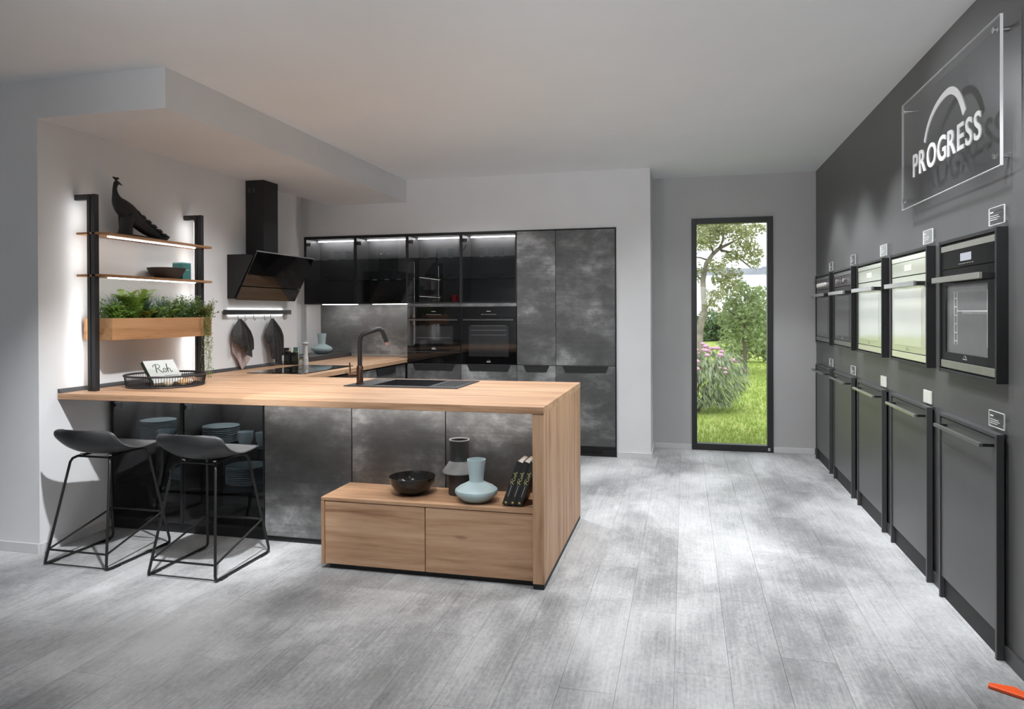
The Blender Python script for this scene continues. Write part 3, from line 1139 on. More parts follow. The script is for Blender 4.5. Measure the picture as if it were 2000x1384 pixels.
tlab = ('narrow tall dark concrete cabinet right of the built-in ovens', 'wide tall dark concrete cabinet at the right end of the cabinet wall')
for i in (4, 5):
    x0, x1 = E_[i], E_[i + 1]
    t_ = thing('tall_cabinet', ((x0 + x1) / 2, 7.1, 0), tlab[i - 4], 'cabinet', 'tall cabinets')
    box(x0 + .001, x1 - .001, YC + .021, 7.30, .07, 2.237).build('body', CARC, t_)
    d = box(x0 + .002, x1 - .002, YC, YC + .019, .10, .888).build('lower_door', CONC, t_, bevel=.001)
    m_ = .065 if i == 4 else .065
    grip_z(d, x0 + m_, x1 - m_, .890, YC)
    box(x0 + .002, x1 - .002, YC, YC + .019, .893, 2.235).build('upper_door', CONC, t_, bevel=.001)
    p = box(x0, x1, YC + .012, 7.30, 0, .069).build('plinth', BLACKM, t_)
    if i == 5:
        for q in range(3):
            box(x0 + .04, x1 - .13, YC + .004, YC + .012, .072 + q * .009 - .03, .076 + q * .009 - .03).build('grille_slat', BLACK, p)

# splashback, metal strip, dark ledge along the left wall
sp = thing('splashback', (-3.4, 7.27, ZT), 'dark concrete splashback between worktop and wall cabinets', 'panel')
box(-4.0, -2.829, 7.246, 7.258, ZT + .001, ZU - .001).build('panel', CONC, sp)
box(-3.62, -2.829, 7.236, 7.2455, ZT + .0005, ZT + .028).build('wall_strip', plain('aluminium_strip', (.42, .42, .42), .35, .7), sp, bevel=.002)
box(-4.018, -4.0005, YC + .012, 7.246, ZT + .001, ZU - .001).build('white_return', WALL, sp)
tag(box(-3.999, -3.625, 6.275, 7.2355, ZT + .0005, .985).build('ledge', plain('anthracite_laminate', (.045, .045, .05), .35, 0, .06, .5), bevel=.002), 'low anthracite ledge on the worktop carrying the small vase', 'ledge')
tag(MB().prism([(-3.7245, ZT + .0005), (-3.700, ZT + .0005), (-3.703, ZT + .010), (-3.715, ZT + .024), (-3.7245, ZT + .026)], 'y', 3.527, 6.268).build('upstand', plain('upstand_anthracite', (.05, .05, .053), .35, 0, .06, .5)), 'slim anthracite upstand strip along the left wall', 'upstand')

# ------------------------------------------------ sink, tap, hob
GRAN = plain('black_granite', (.028, .028, .030), .38, 0, .15, .5, 90)
sk = thing('sink', ((SX0 + SX1) / 2, (SY0 + SY1) / 2, ZT), 'black granite inset sink with a draining board', 'sink')
bx0, bx1, by0, by1 = -2.01, -1.62, SY0 + .07, SY1 - .035
grid_slab([SX0, bx0, bx1, SX1], [SY0, by0, by1, SY1], lambda i, j: not (i == 1 and j == 1), ZT + .0005, ZT + .0065).build('rim', GRAN, sk, bevel=.002)
mb = MB()
z0 = ZT - .17
t2 = .008
mb.box(bx0 - t2, bx0, by0, by1, z0, ZT)
mb.box(bx1, bx1 + t2, by0, by1, z0, ZT)
mb.box(bx0 - t2, bx1 + t2, by0 - t2, by0, z0, ZT)
mb.box(bx0 - t2, bx1 + t2, by1, by1 + t2, z0, ZT)
mb.box(bx0 - t2, bx1 + t2, by0 - t2, by1 + t2, z0 - t2, z0)
mb.build('basin', GRAN, sk)
MB().lathe([(0, .002), (.035, .002), (.042, 0)], ((bx0 + bx1) / 2, (by0 + by1) / 2, z0 + .0005), 20).build('drain', CHROME, sk)
for q in range(6):
    box(bx1 + .045 + q * .025, bx1 + .053 + q * .025, by0 + .03, by1 - .03, ZT + .0066, ZT + .0095).build('drain_ridge', GRAN, sk, bevel=.001)
mb = MB()
mb.lathe([(0, .004), (.018, .004), (.02, 0)], (-2.05, 4.66, ZT + .0066), 16)
mb.build('overflow_knob', CHROME, sk)

tx, ty = -2.12, 4.36
tp = thing('kitchen_tap', (tx, ty, ZT), 'black kitchen tap with an angular spout and side lever', 'tap')
MB().lathe([(.028, 0), (.028, .006), (.0225, .01), (.0225, .115), (.016, .125)], (tx, ty, ZT + .0066), 24).build('tap_body', COPPER, tp)
pts = [(tx, ty, ZT + .12), (tx, ty, ZT + .29), (tx + .004, ty + .002, ZT + .315), (tx + .014, ty + .006, ZT + .334), (tx + .032, ty + .012, ZT + .345),
       (tx + .105, ty + .05, ZT + .374), (tx + .122, ty + .058, ZT + .374), (tx + .134, ty + .064, ZT + .364), (tx + .139, ty + .067, ZT + .35), (tx + .160, ty + .078, ZT + .285)]
MB().tube(pts, .0155, 14).build('spout', BLACK, tp)
MB().tube([(tx + .160, ty + .078, ZT + .285), (tx + .166, ty + .081, ZT + .266)], .0155, 14).build('nozzle', plain('rose_aerator', (.55, .38, .36), .25, .7), tp)
MB().tube([(tx - .02, ty, ZT + .07), (tx - .075, ty - .02, ZT + .07)], .014, 12).build('lever_hub', COPPER, tp)
MB().tube([(tx - .062, ty - .016, ZT + .07), (tx - .066, ty - .017, ZT + .15)], .005, 8).build('lever', COPPER, tp)

hob = thing('induction_hob', (-3.18, 5.46, ZT), 'black glass induction hob set into the side worktop', 'hob')
box(-3.44, -2.925, 5.03, 5.885, ZT + .0005, ZT + .0065).build('glass_plate', BGLASS, hob, bevel=.002)
for cx, cy, r in ((-3.31, 5.26, .10), (-3.31, 5.64, .10), (-3.06, 5.26, .085), (-3.06, 5.64, .085)):
    mb = MB().lathe([(r, 0), (r + .002, .0003), (r + .003, 0)], (cx, cy, ZT + .0066), 40)
    mb.build('zone_ring', plain('hob_print', (.12, .12, .12), .4), hob)

# ------------------------------------------------ extractor hood
hood = thing('extractor_hood', (-3.6, 5.63, 1.53), 'black angled extractor hood with a chimney on the left wall', 'hood')
box(XL + .001, -3.545, 5.44, 5.66, 1.90, 2.579).build('chimney', BLACKM, hood, bevel=.002)
mb = MB()
for q in range(2):
    for r_ in range(4):
        mb.box(-3.70 + q * .045, -3.675 + q * .045, 5.4392, 5.4402, 2.475 + r_ * .011, 2.481 + r_ * .011)
mb.build('vent_slot', plain('slot_grey', (.06, .06, .06), .5), hood)
HY0, HY1 = 5.178, 6.085
MB().prism([(XL + .001, 1.545), (-3.66, 1.545), (-3.47, 1.905), (-3.545, 1.915), (XL + .001, 1.915)], 'y', HY0, HY1).build('body', BLACKM, hood, bevel=.002)


def slant(z):
    return -3.645 + (z - 1.535) / (1.935 - 1.535) * .205


def plate(z0, z1, name, mat):
    d = Vector((.205, 0, .40)).normalized()
    nrm = Vector((.40, 0, -.205)).normalized()
    a, b2 = Vector((slant(z0), 0, z0)), Vector((slant(z1), 0, z1))
    c, d2 = b2 + nrm * .008, a + nrm * .008
    return MB().prism([(a.x, a.z), (d2.x, d2.z), (c.x, c.z), (b2.x, b2.z)], 'y', HY0 - .004, HY1 + .004).build(name, mat, hood, bevel=.001)


plate(1.655, 1.938, 'glass_panel', BGLASS)
plate(1.537, 1.648, 'glass_panel', BGLASS)
mb = MB().prism([(slant(1.938) - .002, 1.936), (slant(1.938) + .009, 1.932), (slant(1.938) + .009, 1.94), (slant(1.938) - .002, 1.944)], 'y', HY0 - .005, HY1 + .005)
mb.build('edge_trim', plain('edge_steel', (.35, .34, .33), .3, .8), hood)

# ================================================================== RIGHT WALL APPLIANCES
XF = 1.229
YN = [3.244, 4.092, 4.953, 5.805, 6.64]       # near edges of the five bays
WU = .67
PALE = plain('white_glass_green_lit', (.42, .445, .335), .10, 0, .03, .6, 2)  # white oven glass; green reflected light is put into the colour
PALE2 = plain('pale_oven_window', (.52, .54, .435), .08, 0, .03, .6, 2)  # same green cast of reflected light in the colour
DKGL = plain('anthracite_glass', (.030, .030, .031), .12, 0, .05, .6)
TRIMS = plain('warm_steel_trim', (.42, .42, .37), .32, .75, .05)
TRIMD = plain('dark_steel_trim', (.20, .20, .20), .3, .8, .05)
PURP = plain('purplish_glass', (.075, .062, .065), .15, 0, .05, .6)
WINGR = plain('grey_oven_window', (.11, .11, .112), .10, 0, .04, .6)
CAV = plain('enamel_cavity', (.13, .13, .132), .35, 0, .06, .5, 12, 0, 1.0)
WIRE = plain('oven_wire', (.75, .75, .75), .4, .2)
DISP = emit('oven_display', (.72, .75, .85), .75)
DISPP = emit('pale_display', (.95, 1, .88), 1.0)
nth = ('nearest', 'second nearest', 'middle', 'second farthest', 'farthest')
olabels = ('black wall oven with steel trim and lit display, nearest of the row', 'pale glass wall oven beside the nearest black one',
           'pale glass wall oven in the middle of the row', 'dark wall oven with two knobs and a round-cornered display', 'dark wall oven with lit knobs at the far end of the row')
for k, y in enumerate(YN):
    y1 = y + WU
    t_ = thing('wall_oven', (XR - .02, y + WU / 2, 1.122), olabels[k], 'oven', 'ovens on the right wall')
    for nm, a in (('frame_side', (XF, XR - .0005, y, y + .016, 1.122, 1.761)), ('frame_side', (XF, XR - .0005, y1 - .016, y1, 1.122, 1.761)),
                  ('frame_top', (XF + .001, XR - .0005, y + .0165, y1 - .0165, 1.745, 1.760)), ('frame_bottom', (XF + .001, XR - .0005, y + .0165, y1 - .0165, 1.123, 1.138))):
        box(*a).build(nm, BLACK, t_, bevel=.001)
    pale = k in (1, 2)
    glm = PALE if pale else (BGLASS if k == 0 else DKGL)
    trm = PALE2 if pale else (TRIMS if k == 0 else TRIMD)
    ya, yb = y + .022, y1 - .022
    box(XF + .014, XR - .001, ya - .005, yb + .005, 1.139, 1.7435).build('body', BLACKM, t_)
    box(XF + .004, XF + .0135, ya, yb, 1.705, 1.733).build('top_trim', trm, t_, bevel=.001)
    cp = box(XF + .005, XF + .0135, ya, yb, 1.622, 1.703).build('control_panel', PURP if k > 2 else glm, t_, bevel=.001)
    yc = (ya + yb) / 2
    if k < 3:
        box(XF + .0038, XF + .0049, yc - .062, yc + .062, 1.648, 1.683).build('display', DISPP if pale else DISP, cp)
        if k == 0:
            mb = MB()
            for q in range(9):
                mb.box(XF + .0040, XF + .0049, yc - .085 + q * .02, yc - .078 + q * .02, 1.634, 1.638)
            mb.build('control_marks', plain('grey_print', (.3, .3, .3), .5), cp)
    elif k == 3:
        box(XF + .0038, XF + .0049, yc - .05, yc + .05, 1.642, 1.688).build('display', BGLASS, cp, bevel=.004)
        for dy in (-.13, .13):
            mb = MB().prism([(yc + dy + .017 * math.cos(a * .5236), 1.664 + .017 * math.sin(a * .5236)) for a in range(12)], 'x', XF - .018, XF + .0049)
            mb.build('knob', STEEL, cp, bevel=.002)
    else:
        for q in range(4):
            yy = yc - .17 + q * .113
            MB().prism([(yy + .019 * math.cos(a * .5236), 1.660 + .019 * math.sin(a * .5236)) for a in range(12)], 'x', XF - .016, XF + .0049).build('knob', plain('white_knob', (.8, .78, .74), .3), cp, bevel=.002)
    dr = thing('oven_door', (0, 0, 0), None, None)
    bpy.data.objects.remove(dr)
    wy0, wy1, wz0, wz1 = ya + .075, yb - .055, 1.222, 1.540
    if k == 0:
        # see-through door: glass with a printed border, cavity and racks behind it
        dr = grid_slab([0, 1, 2, 3], [0, 1, 2, 3], lambda i, j: not (i == 1 and j == 1), 0, 1)
        ysx = [ya, wy0, wy1, yb]
        zsx = [1.186, wz0, wz1, 1.617]
        dr.v = [(XF + .005 + .006 * (1 - p[2]), ysx[int(p[0])], zsx[int(p[1])]) for p in dr.v]
        dr = dr.build('oven_door', BGLASS, t_)
        box(XF + .0130, XF + .0136, wy0 - .003, wy1 + .003, wz0 - .003, wz1 + .003).build('cavity', CAV, dr)
        mb = MB()
        for yy in (wy1 - .10, wy1 - .135, wy0 + .02):
            mb.box(XF + .0115, XF + .0128, yy, yy + .003, wz0 + .04, wz1 - .03)
        for q in range(6):
            mb.box(XF + .0115, XF + .0128, wy1 - .135, wy1 - .097, wz0 + .055 + q * .04, wz0 + .058 + q * .04)
        mb.build('side_rail', WIRE, dr)
        mb = MB()
        mb.box(XF + .0105, XF + .0125, wy0 + .005, wy1 - .14, 1.417, 1.421)
        for q in range(22):
            yy = wy0 + .008 + q * .0135
            mb.box(XF + .0108, XF + .0122, yy, yy + .002, 1.407, 1.417)
        mb.build('oven_rack', WIRE, dr)
    else:
        dr = box(XF + .005, XF + .0135, ya, yb, 1.186, 1.617).build('oven_door', glm, t_, bevel=.001)
        box(XF + .0042, XF + .0049, wy0, wy1, wz0, wz1).build('door_window', PALE2 if pale else WINGR, dr)
    mb = MB()
    ym = (wy0 + wy1) / 2
    mb.tube([(XF + .0045, ym - .016 + .032 * q / 6, 1.206 + .009 * math.sin(math.pi * q / 6)) for q in range(7)], .001, 4)
    mb.box(XF + .0041, XF + .0049, ym - .024, ym + .024, 1.197, 1.202)
    mb.build('logo', plain('grey_print', (.3, .3, .3), .5), dr)
    box(XF + .004, XF + .0135, ya, yb, 1.146, 1.182).build('bottom_trim', trm, t_, bevel=.001)
    h = box(1.176, 1.192, y + .035, y + .60, 1.553, 1.580).build('handle', STEEL if k else TRIMS, dr, bevel=.002)
    for yy in (y + .037, y + .585):
        box(1.1925, XF + .0048, yy, yy + .014, 1.555, 1.578).build('handle_bracket', BLACK, h)

llabels = ('graphite appliance front below the nearest black oven', 'graphite appliance front with steel handle below the second oven',
           'graphite appliance front with steel handle below the middle oven', 'graphite appliance front below the knob oven', 'graphite appliance front at the far end of the right wall')
for k, y in enumerate(YN):
    y1 = y + WU
    t_ = thing('appliance_front', (XR - .02, y + WU / 2, 0), llabels[k], 'cabinet', 'appliance fronts on the right wall')
    box(XF, XR - .015, y, y + .016, 0, .9165).build('frame_side', FRAMEG, t_, bevel=.001)
    box(XF, XR - .015, y1 - .016, y1, 0, .9165).build('frame_side', FRAMEG, t_, bevel=.001)
    box(XF + .001, XR - .001, y + .0165, y1 - .0165, .901, .9165).build('frame_top', FRAMEG, t_, bevel=.001)
    d = box(XF + .006, XF + .025, y + .021, y1 - .021, .110, .896).build('door', GREYDOOR, t_, bevel=.0015)
    hm = STEEL if k in (1, 2) else plain('graphite_handle', (.17, .17, .17), .3, .5)
    h = box(1.178, 1.194, y + .035, y + .585, .858, .874).build('handle', hm, d, bevel=.002)
    for yy in (y + .037, y + .57):
        box(1.1945, XF + .0058, yy, yy + .014, .860, .872).build('handle_bracket', BLACK, h)
    box(XF + .02, XR - .0145, y + .0165, y1 - .0165, 0, .108).build('plinth', BLACKM, t_)


def spec_plate(y, z0, z1, label):
    t_ = thing('spec_plate', (XR - .01, y + .073, z0), label, 'sign', 'acrylic spec plates')
    box(XR - .0165, XR - .012, y, y + .147, z0, z1).build('acrylic', glass('clear_acrylic', (.96, .96, .96), .0, 1.3), t_)
    mb = MB()
    mb.box(XR - .0166, XR - .0119, y - .0015, y + .0005, z0, z1)
    mb.box(XR - .0166, XR - .0119, y, y + .147, z1 - .001, z1 + .001)
    mb.box(XR - .0166, XR - .0119, y, y + .147, z0 - .001, z0 + .001)
    mb.box(XR - .0166, XR - .0119, y + .146, y + .148, z0, z1)
    mb.build('edge', ACRYLE, t_)
    mb = MB()
    mb.box(XR - .0172, XR - .0166, y + .10, y + .13, z1 - .022, z1 - .017)
    mb.box(XR - .0172, XR - .0166, y + .05, y + .13, z1 - .036, z1 - .034)
    mb.box(XR - .0172, XR - .0166, y + .04, y + .13, z1 - .044, z1 - .042)
    mb.box(XR - .0172, XR - .0166, y + .06, y + .13, z1 - .052, z1 - .050)
    mb.build('print', PRINTW, t_)
    for yy, zz in ((y + .02, z0 + .012), (y + .13, z0 + .012)):
        box(XR - .0118, XR - .0005, yy - .004, yy + .004, zz - .004, zz + .004).build('standoff', CHROME, t_)


for k, y in enumerate(YN):
    spec_plate(y - .002, 1.778, 1.850, 'small clear plate above the %s' % ('nearest black oven', 'pale oven next to the nearest one', 'middle pale oven', 'oven with two knobs', 'farthest oven')[k])
    if k in (0, 3, 4):
        spec_plate(y + .0, .935, 1.000, 'small clear plate above the %s' % {0: 'nearest appliance front', 3: 'second farthest appliance front', 4: 'farthest appliance front'}[k])
    else:
        t_ = tag(box(XR - .011, XR - .0005, y + .045, y + .165, .925, .995).build('white_plate', WHITEP, bevel=.003), 'square white plate above the %s' % ('second nearest appliance front' if k == 1 else 'middle appliance front'), 'plate', 'white plates on the right wall')

# ------------------------------------------------ acrylic sign
sg = thing('wall_sign', (1.23, 3.84, 2.001), 'clear acrylic sign with raised white letters and arc on the right wall', 'sign')
SGX0, SGX1, SGY0, SGY1, SGZ0, SGZ1 = 1.222, 1.232, 3.19, 4.49, 2.001, 2.599
box(SGX0, SGX1, SGY0, SGY1, SGZ0, SGZ1).build('acrylic_sheet', ACRYL, sg)
for a in ((SGX0 - .0005, SGX1 + .0005, SGY0 - .002, SGY0 - .0002, SGZ0, SGZ1), (SGX0 - .0005, SGX1 + .0005, SGY1 + .0002, SGY1 + .002, SGZ0, SGZ1),
          (SGX0 - .0005, SGX1 + .0005, SGY0 - .002, SGY1 + .002, SGZ0 - .0022, SGZ0 - .0002), (SGX0 - .0005, SGX1 + .0005, SGY0 - .002, SGY1 + .002, SGZ1 + .0002, SGZ1 + .0022)):
    box(*a).build('edge_glow', ACRYLE, sg)  # white strips imitate the light glowing in the sheet's edges
for yy in (SGY0 + .05, SGY1 - .05):
    for zz in (SGZ0 + .045, SGZ1 - .045):
        mb = MB()
        mb.prism([(yy + .011 * math.cos(a * .4488), zz + .011 * math.sin(a * .4488)) for a in range(14)], 'x', SGX1, XR - .0005)
        mb.prism([(yy + .013 * math.cos(a * .4488), zz + .013 * math.sin(a * .4488)) for a in range(14)], 'x', SGX0 - .006, SGX0)
        mb.build('standoff', CHROME, sg)
LET = plain('white_acrylic_letter', (.78, .78, .78), .4, 0, .01, .4)
vs0, fs0 = text_mesh('H', 1.0)
capH = max(v[1] for v in vs0)
full, _ = text_mesh('PROGRESS', 1.0, .0, 0, .012, .95)
fx0, fx1 = min(v[0] for v in full), max(v[0] for v in full)
adv = fx0
LX0, LX1, LZ0, LH = 4.275, 3.365, 2.152, .117
cur = 0.0
pieces = []
for ch in 'PROGRESS':
    vs, fs = text_mesh(ch, 1.0, .05, 0, .012)
    a0, a1 = min(v[0] for v in vs), max(v[0] for v in vs)
    pieces.append((ch, [(v[0] - a0, v[1], v[2]) for v in vs], fs, a1 - a0))
gap = .12
tot = sum(p[3] for p in pieces) + gap * 7
sxx = (LX0 - LX1) / tot
pos = 0.0
for ch, vs, fs, w in pieces:
    mb = MB().add([(SGX0 - .0030 - v[2] * .05, LX0 - (pos + v[0]) * sxx, LZ0 + v[1] / capH * LH) for v in vs], fs)
    mb.build('letter', LET, sg)
    pos += w + gap
arc = [(3.952, 2.270, .009), (3.915, 2.322, .010), (3.860, 2.368, .011), (3.785, 2.402, .013), (3.705, 2.421, .0145), (3.630, 2.426, .016), (3.570, 2.415, .017), (3.515, 2.386, .0175), (3.470, 2.340, .018), (3.432, 2.279, .018)]


def catmull(p, n=5):
    out = []
    for i in range(len(p) - 1):
        a, b2, c, d = p[max(i - 1, 0)], p[i], p[i + 1], p[min(i + 2, len(p) - 1)]
        for q in range(n):
            t = q / n
            out.append(tuple(.5 * (2 * b2[k] + (c[k] - a[k]) * t + (2 * a[k] - 5 * b2[k] + 4 * c[k] - d[k]) * t * t + (3 * b2[k] - a[k] - 3 * c[k] + d[k]) * t ** 3) for k in range(len(b2))))
    out.append(p[-1])
    return out


ap = catmull([(y * 1.0335, (z - 1.42) * 1.0335 + 1.42, w * 1.05) for y, z, w in arc])
lo_, hi_ = [], []
for i, (y, z, w) in enumerate(ap):
    p0, p1 = ap[max(i - 1, 0)], ap[min(i + 1, len(ap) - 1)]
    dx, dz = p1[0] - p0[0], p1[1] - p0[1]
    q = math.hypot(dx, dz)
    lo_.append((y - dz / q * w, z + dx / q * w))
    hi_.append((y + dz / q * w, z - dx / q * w))
mb = MB()
na = len(ap)
vv = [(SGX0 - .0055, *p) for p in lo_] + [(SGX0 - .0055, *p) for p in hi_] + [(SGX0 - .0005, *p) for p in lo_] + [(SGX0 - .0005, *p) for p in hi_]
ff = []
for i in range(na - 1):
    ff += [(i, i + 1, na + i + 1, na + i), (2 * na + i, 3 * na + i, 3 * na + i + 1, 2 * na + i + 1), (i, 2 * na + i, 2 * na + i + 1, i + 1), (na + i, na + i + 1, 3 * na + i + 1, 3 * na + i)]
ff += [(0, na, 3 * na, 2 * na), (na - 1, 3 * na - 1, 4 * na - 1, 2 * na - 1)]
mb.add(vv, ff)
mb.build('arc', LET, sg)

tag(MB().prism([(1.105, 2.995), (1.20, 2.93), (1.225, 2.955), (1.20, 3.005), (1.12, 3.02)], 'z', .001, .013).build('floor_marker', plain('orange_plastic', (.75, .09, .015), .4, 0, .05), bevel=.003), 'flat bright orange piece on the floor at the right edge', 'marker')

# ================================================================== WALL SHELF RACK
ZS1, ZS2 = 1.918, 1.655      # undersides of the shelves
rack = thing('shelf_rack', (-3.62, 4.17, ZT), 'black metal rack with two thin oak shelves on the left wall', 'shelf')
PX = -3.60
for yp in (3.672, 4.667):
    mb = MB()
    mb.box(PX - .030, PX - .007, yp - .017, yp + .017, ZT + .0005, 2.170)
    mb.box(PX - .007, PX + .004, yp - .013, yp + .013, ZT + .0005, 2.168)
    mb.box(PX + .004, PX + .030, yp - .017, yp + .017, ZT + .0005, 2.170)
    p = mb.build('post', BLACK, rack, bevel=.002)
    box(XL + .0005, PX - .0305, yp - .016, yp + .016, 2.134, 2.170).build('wall_arm', BLACK, p, bevel=.002)
    box(PX - .0350, PX - .0304, yp - .010, yp + .010, ZT + .05, 2.12).build('post_light', emit('led_post', (1, .99, .97), 15), p)
for z in (ZS1, ZS2):
    xa, xb = XL + .015, PX + .085
    ya_, yb_ = 3.655, 4.735
    poly = [(xa, ya_), (xb - .06, ya_), (xb - .02, ya_ + .02), (xb, ya_ + .06), (xb, yb_ - .03), (xb - .03, yb_), (xa, yb_)]
    s_ = MB().prism(poly, 'z', z, z + .015).build('shelf', OAKP, rack, bevel=.002)
    box(xb - .075, xb - .061, ya_ + .12, yb_ - .14, z - .007, z - .0005).build('shelf_light', emit('led_shelf', (1, .99, .97), 12 if z == ZS1 else 9), s_)

# planter
pz0, pz1 = 1.254, 1.393
py0, py1, px0, px1 = 3.692, 4.648, -3.695, -3.478
pl_ = thing('planter_box', (-3.59, 4.18, pz0), 'long oak planter box hanging in the shelf rack', 'planter')
for nm, a in (('front_board', (px1 - .016, px1, py0, py1, pz0, pz1)), ('back_board', (px0, px0 + .016, py0, py1, pz0, pz1)),
              ('end_board', (px0 + .0162, px1 - .0162, py0, py0 + .016, pz0, pz1)), ('end_board', (px0 + .0162, px1 - .0162, py1 - .016, py1, pz0, pz1)),
              ('bottom_board', (px0 + .0162, px1 - .0162, py0 + .0162, py1 - .0162, pz0, pz0 + .014))):
    box(*a).build(nm, OAKP, pl_, bevel=.0015)
box(px0 + .0165, px1 - .0165, py0 + .0165, py1 - .0165, pz0 + .02, pz1 - .02).build('soil', plain('soil', (.035, .025, .018), .95, 0, .3, .1, 40, .5), pl_)

FERN = leafmat('fern_green', (.08, .17, .02), (.15, .27, .04), (.27, .40, .08), .5)
TEALG = leafmat('blue_green_grass', (.07, .15, .10), (.13, .23, .16), (.22, .33, .24), .5)
IVYG = leafmat('ivy_green', (.07, .15, .04), (.13, .24, .07), (.26, .37, .14), .45)
VINEG = leafmat('vine_green', (.10, .15, .035), (.17, .22, .06), (.28, .31, .11), .5)


def fern(c, n, L, label, mat=FERN, up=1.0):
    mb = MB()
    c = Vector(c)
    for q in range(n):
        a = 6.283 * q / n + random.uniform(-.3, .3)
        ll = L * random.uniform(.75, 1.1)
        d = Vector((math.cos(a) * .55, math.sin(a), 0))
        pts = []
        for i in range(15):
            t = i / 14
            pts.append(c + d * (ll * (.15 * t + .55 * t * t)) + Vector((0, 0, ll * up * (1.15 * t - .62 * t * t))))
        side = Vector((-d.y, d.x, 0)).normalized()
        for i in range(14):
            p, t = pts[i], i / 14
            tang = (pts[i + 1] - pts[i]).normalized()
            lw = ll * .24 * math.sin(math.pi * min(1, .12 + t * .88)) ** .8 + .004
            for s in (-1, 1):
                tip = p + side * s * lw + tang * lw * .35 - Vector((0, 0, lw * .25))
                w = tang * ll * .032
                mid = p.lerp(tip, .45)
                mb.add([p, mid + w, tip, mid - w], [(0, 1, 2, 3)])
        mb.tube([pts[0], pts[5], pts[10], pts[14]], [.0018, .0015, .001, .0005], 4)
    return tag(mb.build('fern', mat), label, 'plant', 'plants in the planter')


def tuft(c, n, L, label, mat=TEALG):
    mb = MB()
    c = Vector(c)
    for q in range(n):
        a = random.random() * 6.283
        out_ = random.uniform(.1, .75)
        ll = L * random.uniform(.6, 1.1)
        d = Vector((math.cos(a) * .6, math.sin(a), 0)) * out_
        side = Vector((-math.sin(a), math.cos(a), 0)) * .003
        p0 = c + Vector((random.uniform(-.02, .02), random.uniform(-.03, .03), 0))
        prev = None
        for i in range(5):
            t = i / 4
            p = p0 + d * ll * t * t + Vector((0, 0, ll * (t - .22 * t * t)))
            w = side * (1 - t * .9)
            if prev:
                mb.add([prev[0], prev[1], p + w, p - w], [(0, 1, 2, 3)])
            prev = (p - w, p + w)
    return tag(mb.build('grass_tuft', mat), label, 'plant', 'plants in the planter')


def bushy(c, r, h, n, label, mat=IVYG, size=.016):
    mb = MB()
    c = Vector(c)
    for q in range(n):
        a = random.random() * 6.283
        rr = r * random.random() ** .5
        base = c + Vector((random.uniform(-.03, .03), random.uniform(-.04, .04), 0))
        tip = c + Vector((math.cos(a) * rr * .6, math.sin(a) * rr, h * random.uniform(.4, 1.1)))
        mb.tube([base, base.lerp(tip, .5) + Vector((0, 0, h * .08)), tip], [.0012, .001, .0006], 3)
        for i in range(7):
            p = base.lerp(tip, .25 + .75 * i / 6) + Vector((random.gauss(0, .006), random.gauss(0, .006), random.gauss(0, .006)))
            u = Vector((random.gauss(0, 1), random.gauss(0, 1), random.gauss(0, .6))).normalized()
            w = u.cross(Vector((random.gauss(0, .4), random.gauss(0, .4), 1))).normalized()
            s = size * random.uniform(.6, 1.2)
            mb.add([p, p + u * s * .5 + w * s * .4, p + u * s, p + u * s * .5 - w * s * .4], [(0, 1, 2, 3)])
    return tag(mb.build('leafy_plant', mat), label, 'plant', 'plants in the planter')


PZ = pz1 - .02
bushy((-3.58, 3.735, PZ), .07, .13, 34, 'small leafy plant behind the front rack post')
bushy((-3.54, 3.79, PZ), .09, .11, 60, 'dense low green plant at the left end of the planter', FERN, .02)
fern((-3.57, 3.82, PZ), 18, .17, 'low broad fern near the left end of the planter')
fern((-3.55, 3.945, PZ), 17, .27, 'tallest fern with upright fronds left of the planter centre', FERN, 1.35)
tuft((-3.61, 3.87, PZ), 120, .23, 'blue green grass tuft behind the left ferns')
bushy((-3.53, 3.90, PZ), .09, .10, 60, 'dark leafy plant below the tallest fern', FERN, .02)
fern((-3.53, 4.02, PZ), 16, .18, 'fern spreading over the planter front left of centre', leafmat('yellow_fern', (.11, .17, .02), (.20, .26, .045), (.33, .37, .09), .5), .75)
tuft((-3.59, 4.09, PZ), 190, .27, 'spiky blue green grass in the middle of the planter')
fern((-3.55, 4.12, PZ), 16, .17, 'dark fern in front of the spiky grass', FERN, 1.0)
bushy((-3.53, 4.15, PZ), .10, .10, 60, 'low leafy plant in the middle of the planter', IVYG, .02)
tuft((-3.58, 4.25, PZ), 170, .22, 'lower spiky grass right of the planter centre')
fern((-3.54, 4.24, PZ), 15, .16, 'small fern right of the planter centre', FERN, .9)
bushy((-3.55, 4.33, PZ), .10, .14, 90, 'leafy plant between small fern and bushy plant', IVYG, .02)
bushy((-3.57, 4.42, PZ), .11, .16, 110, 'bushy small leaved plant in the right half of the planter')
bushy((-3.56, 4.52, PZ), .12, .17, 110, 'tall small leaved plant near the right planter end')
bushy((-3.52, 4.63, PZ), .13, .14, 110, 'small leaved plant spilling over the right planter end', VINEG)
mb = MB()
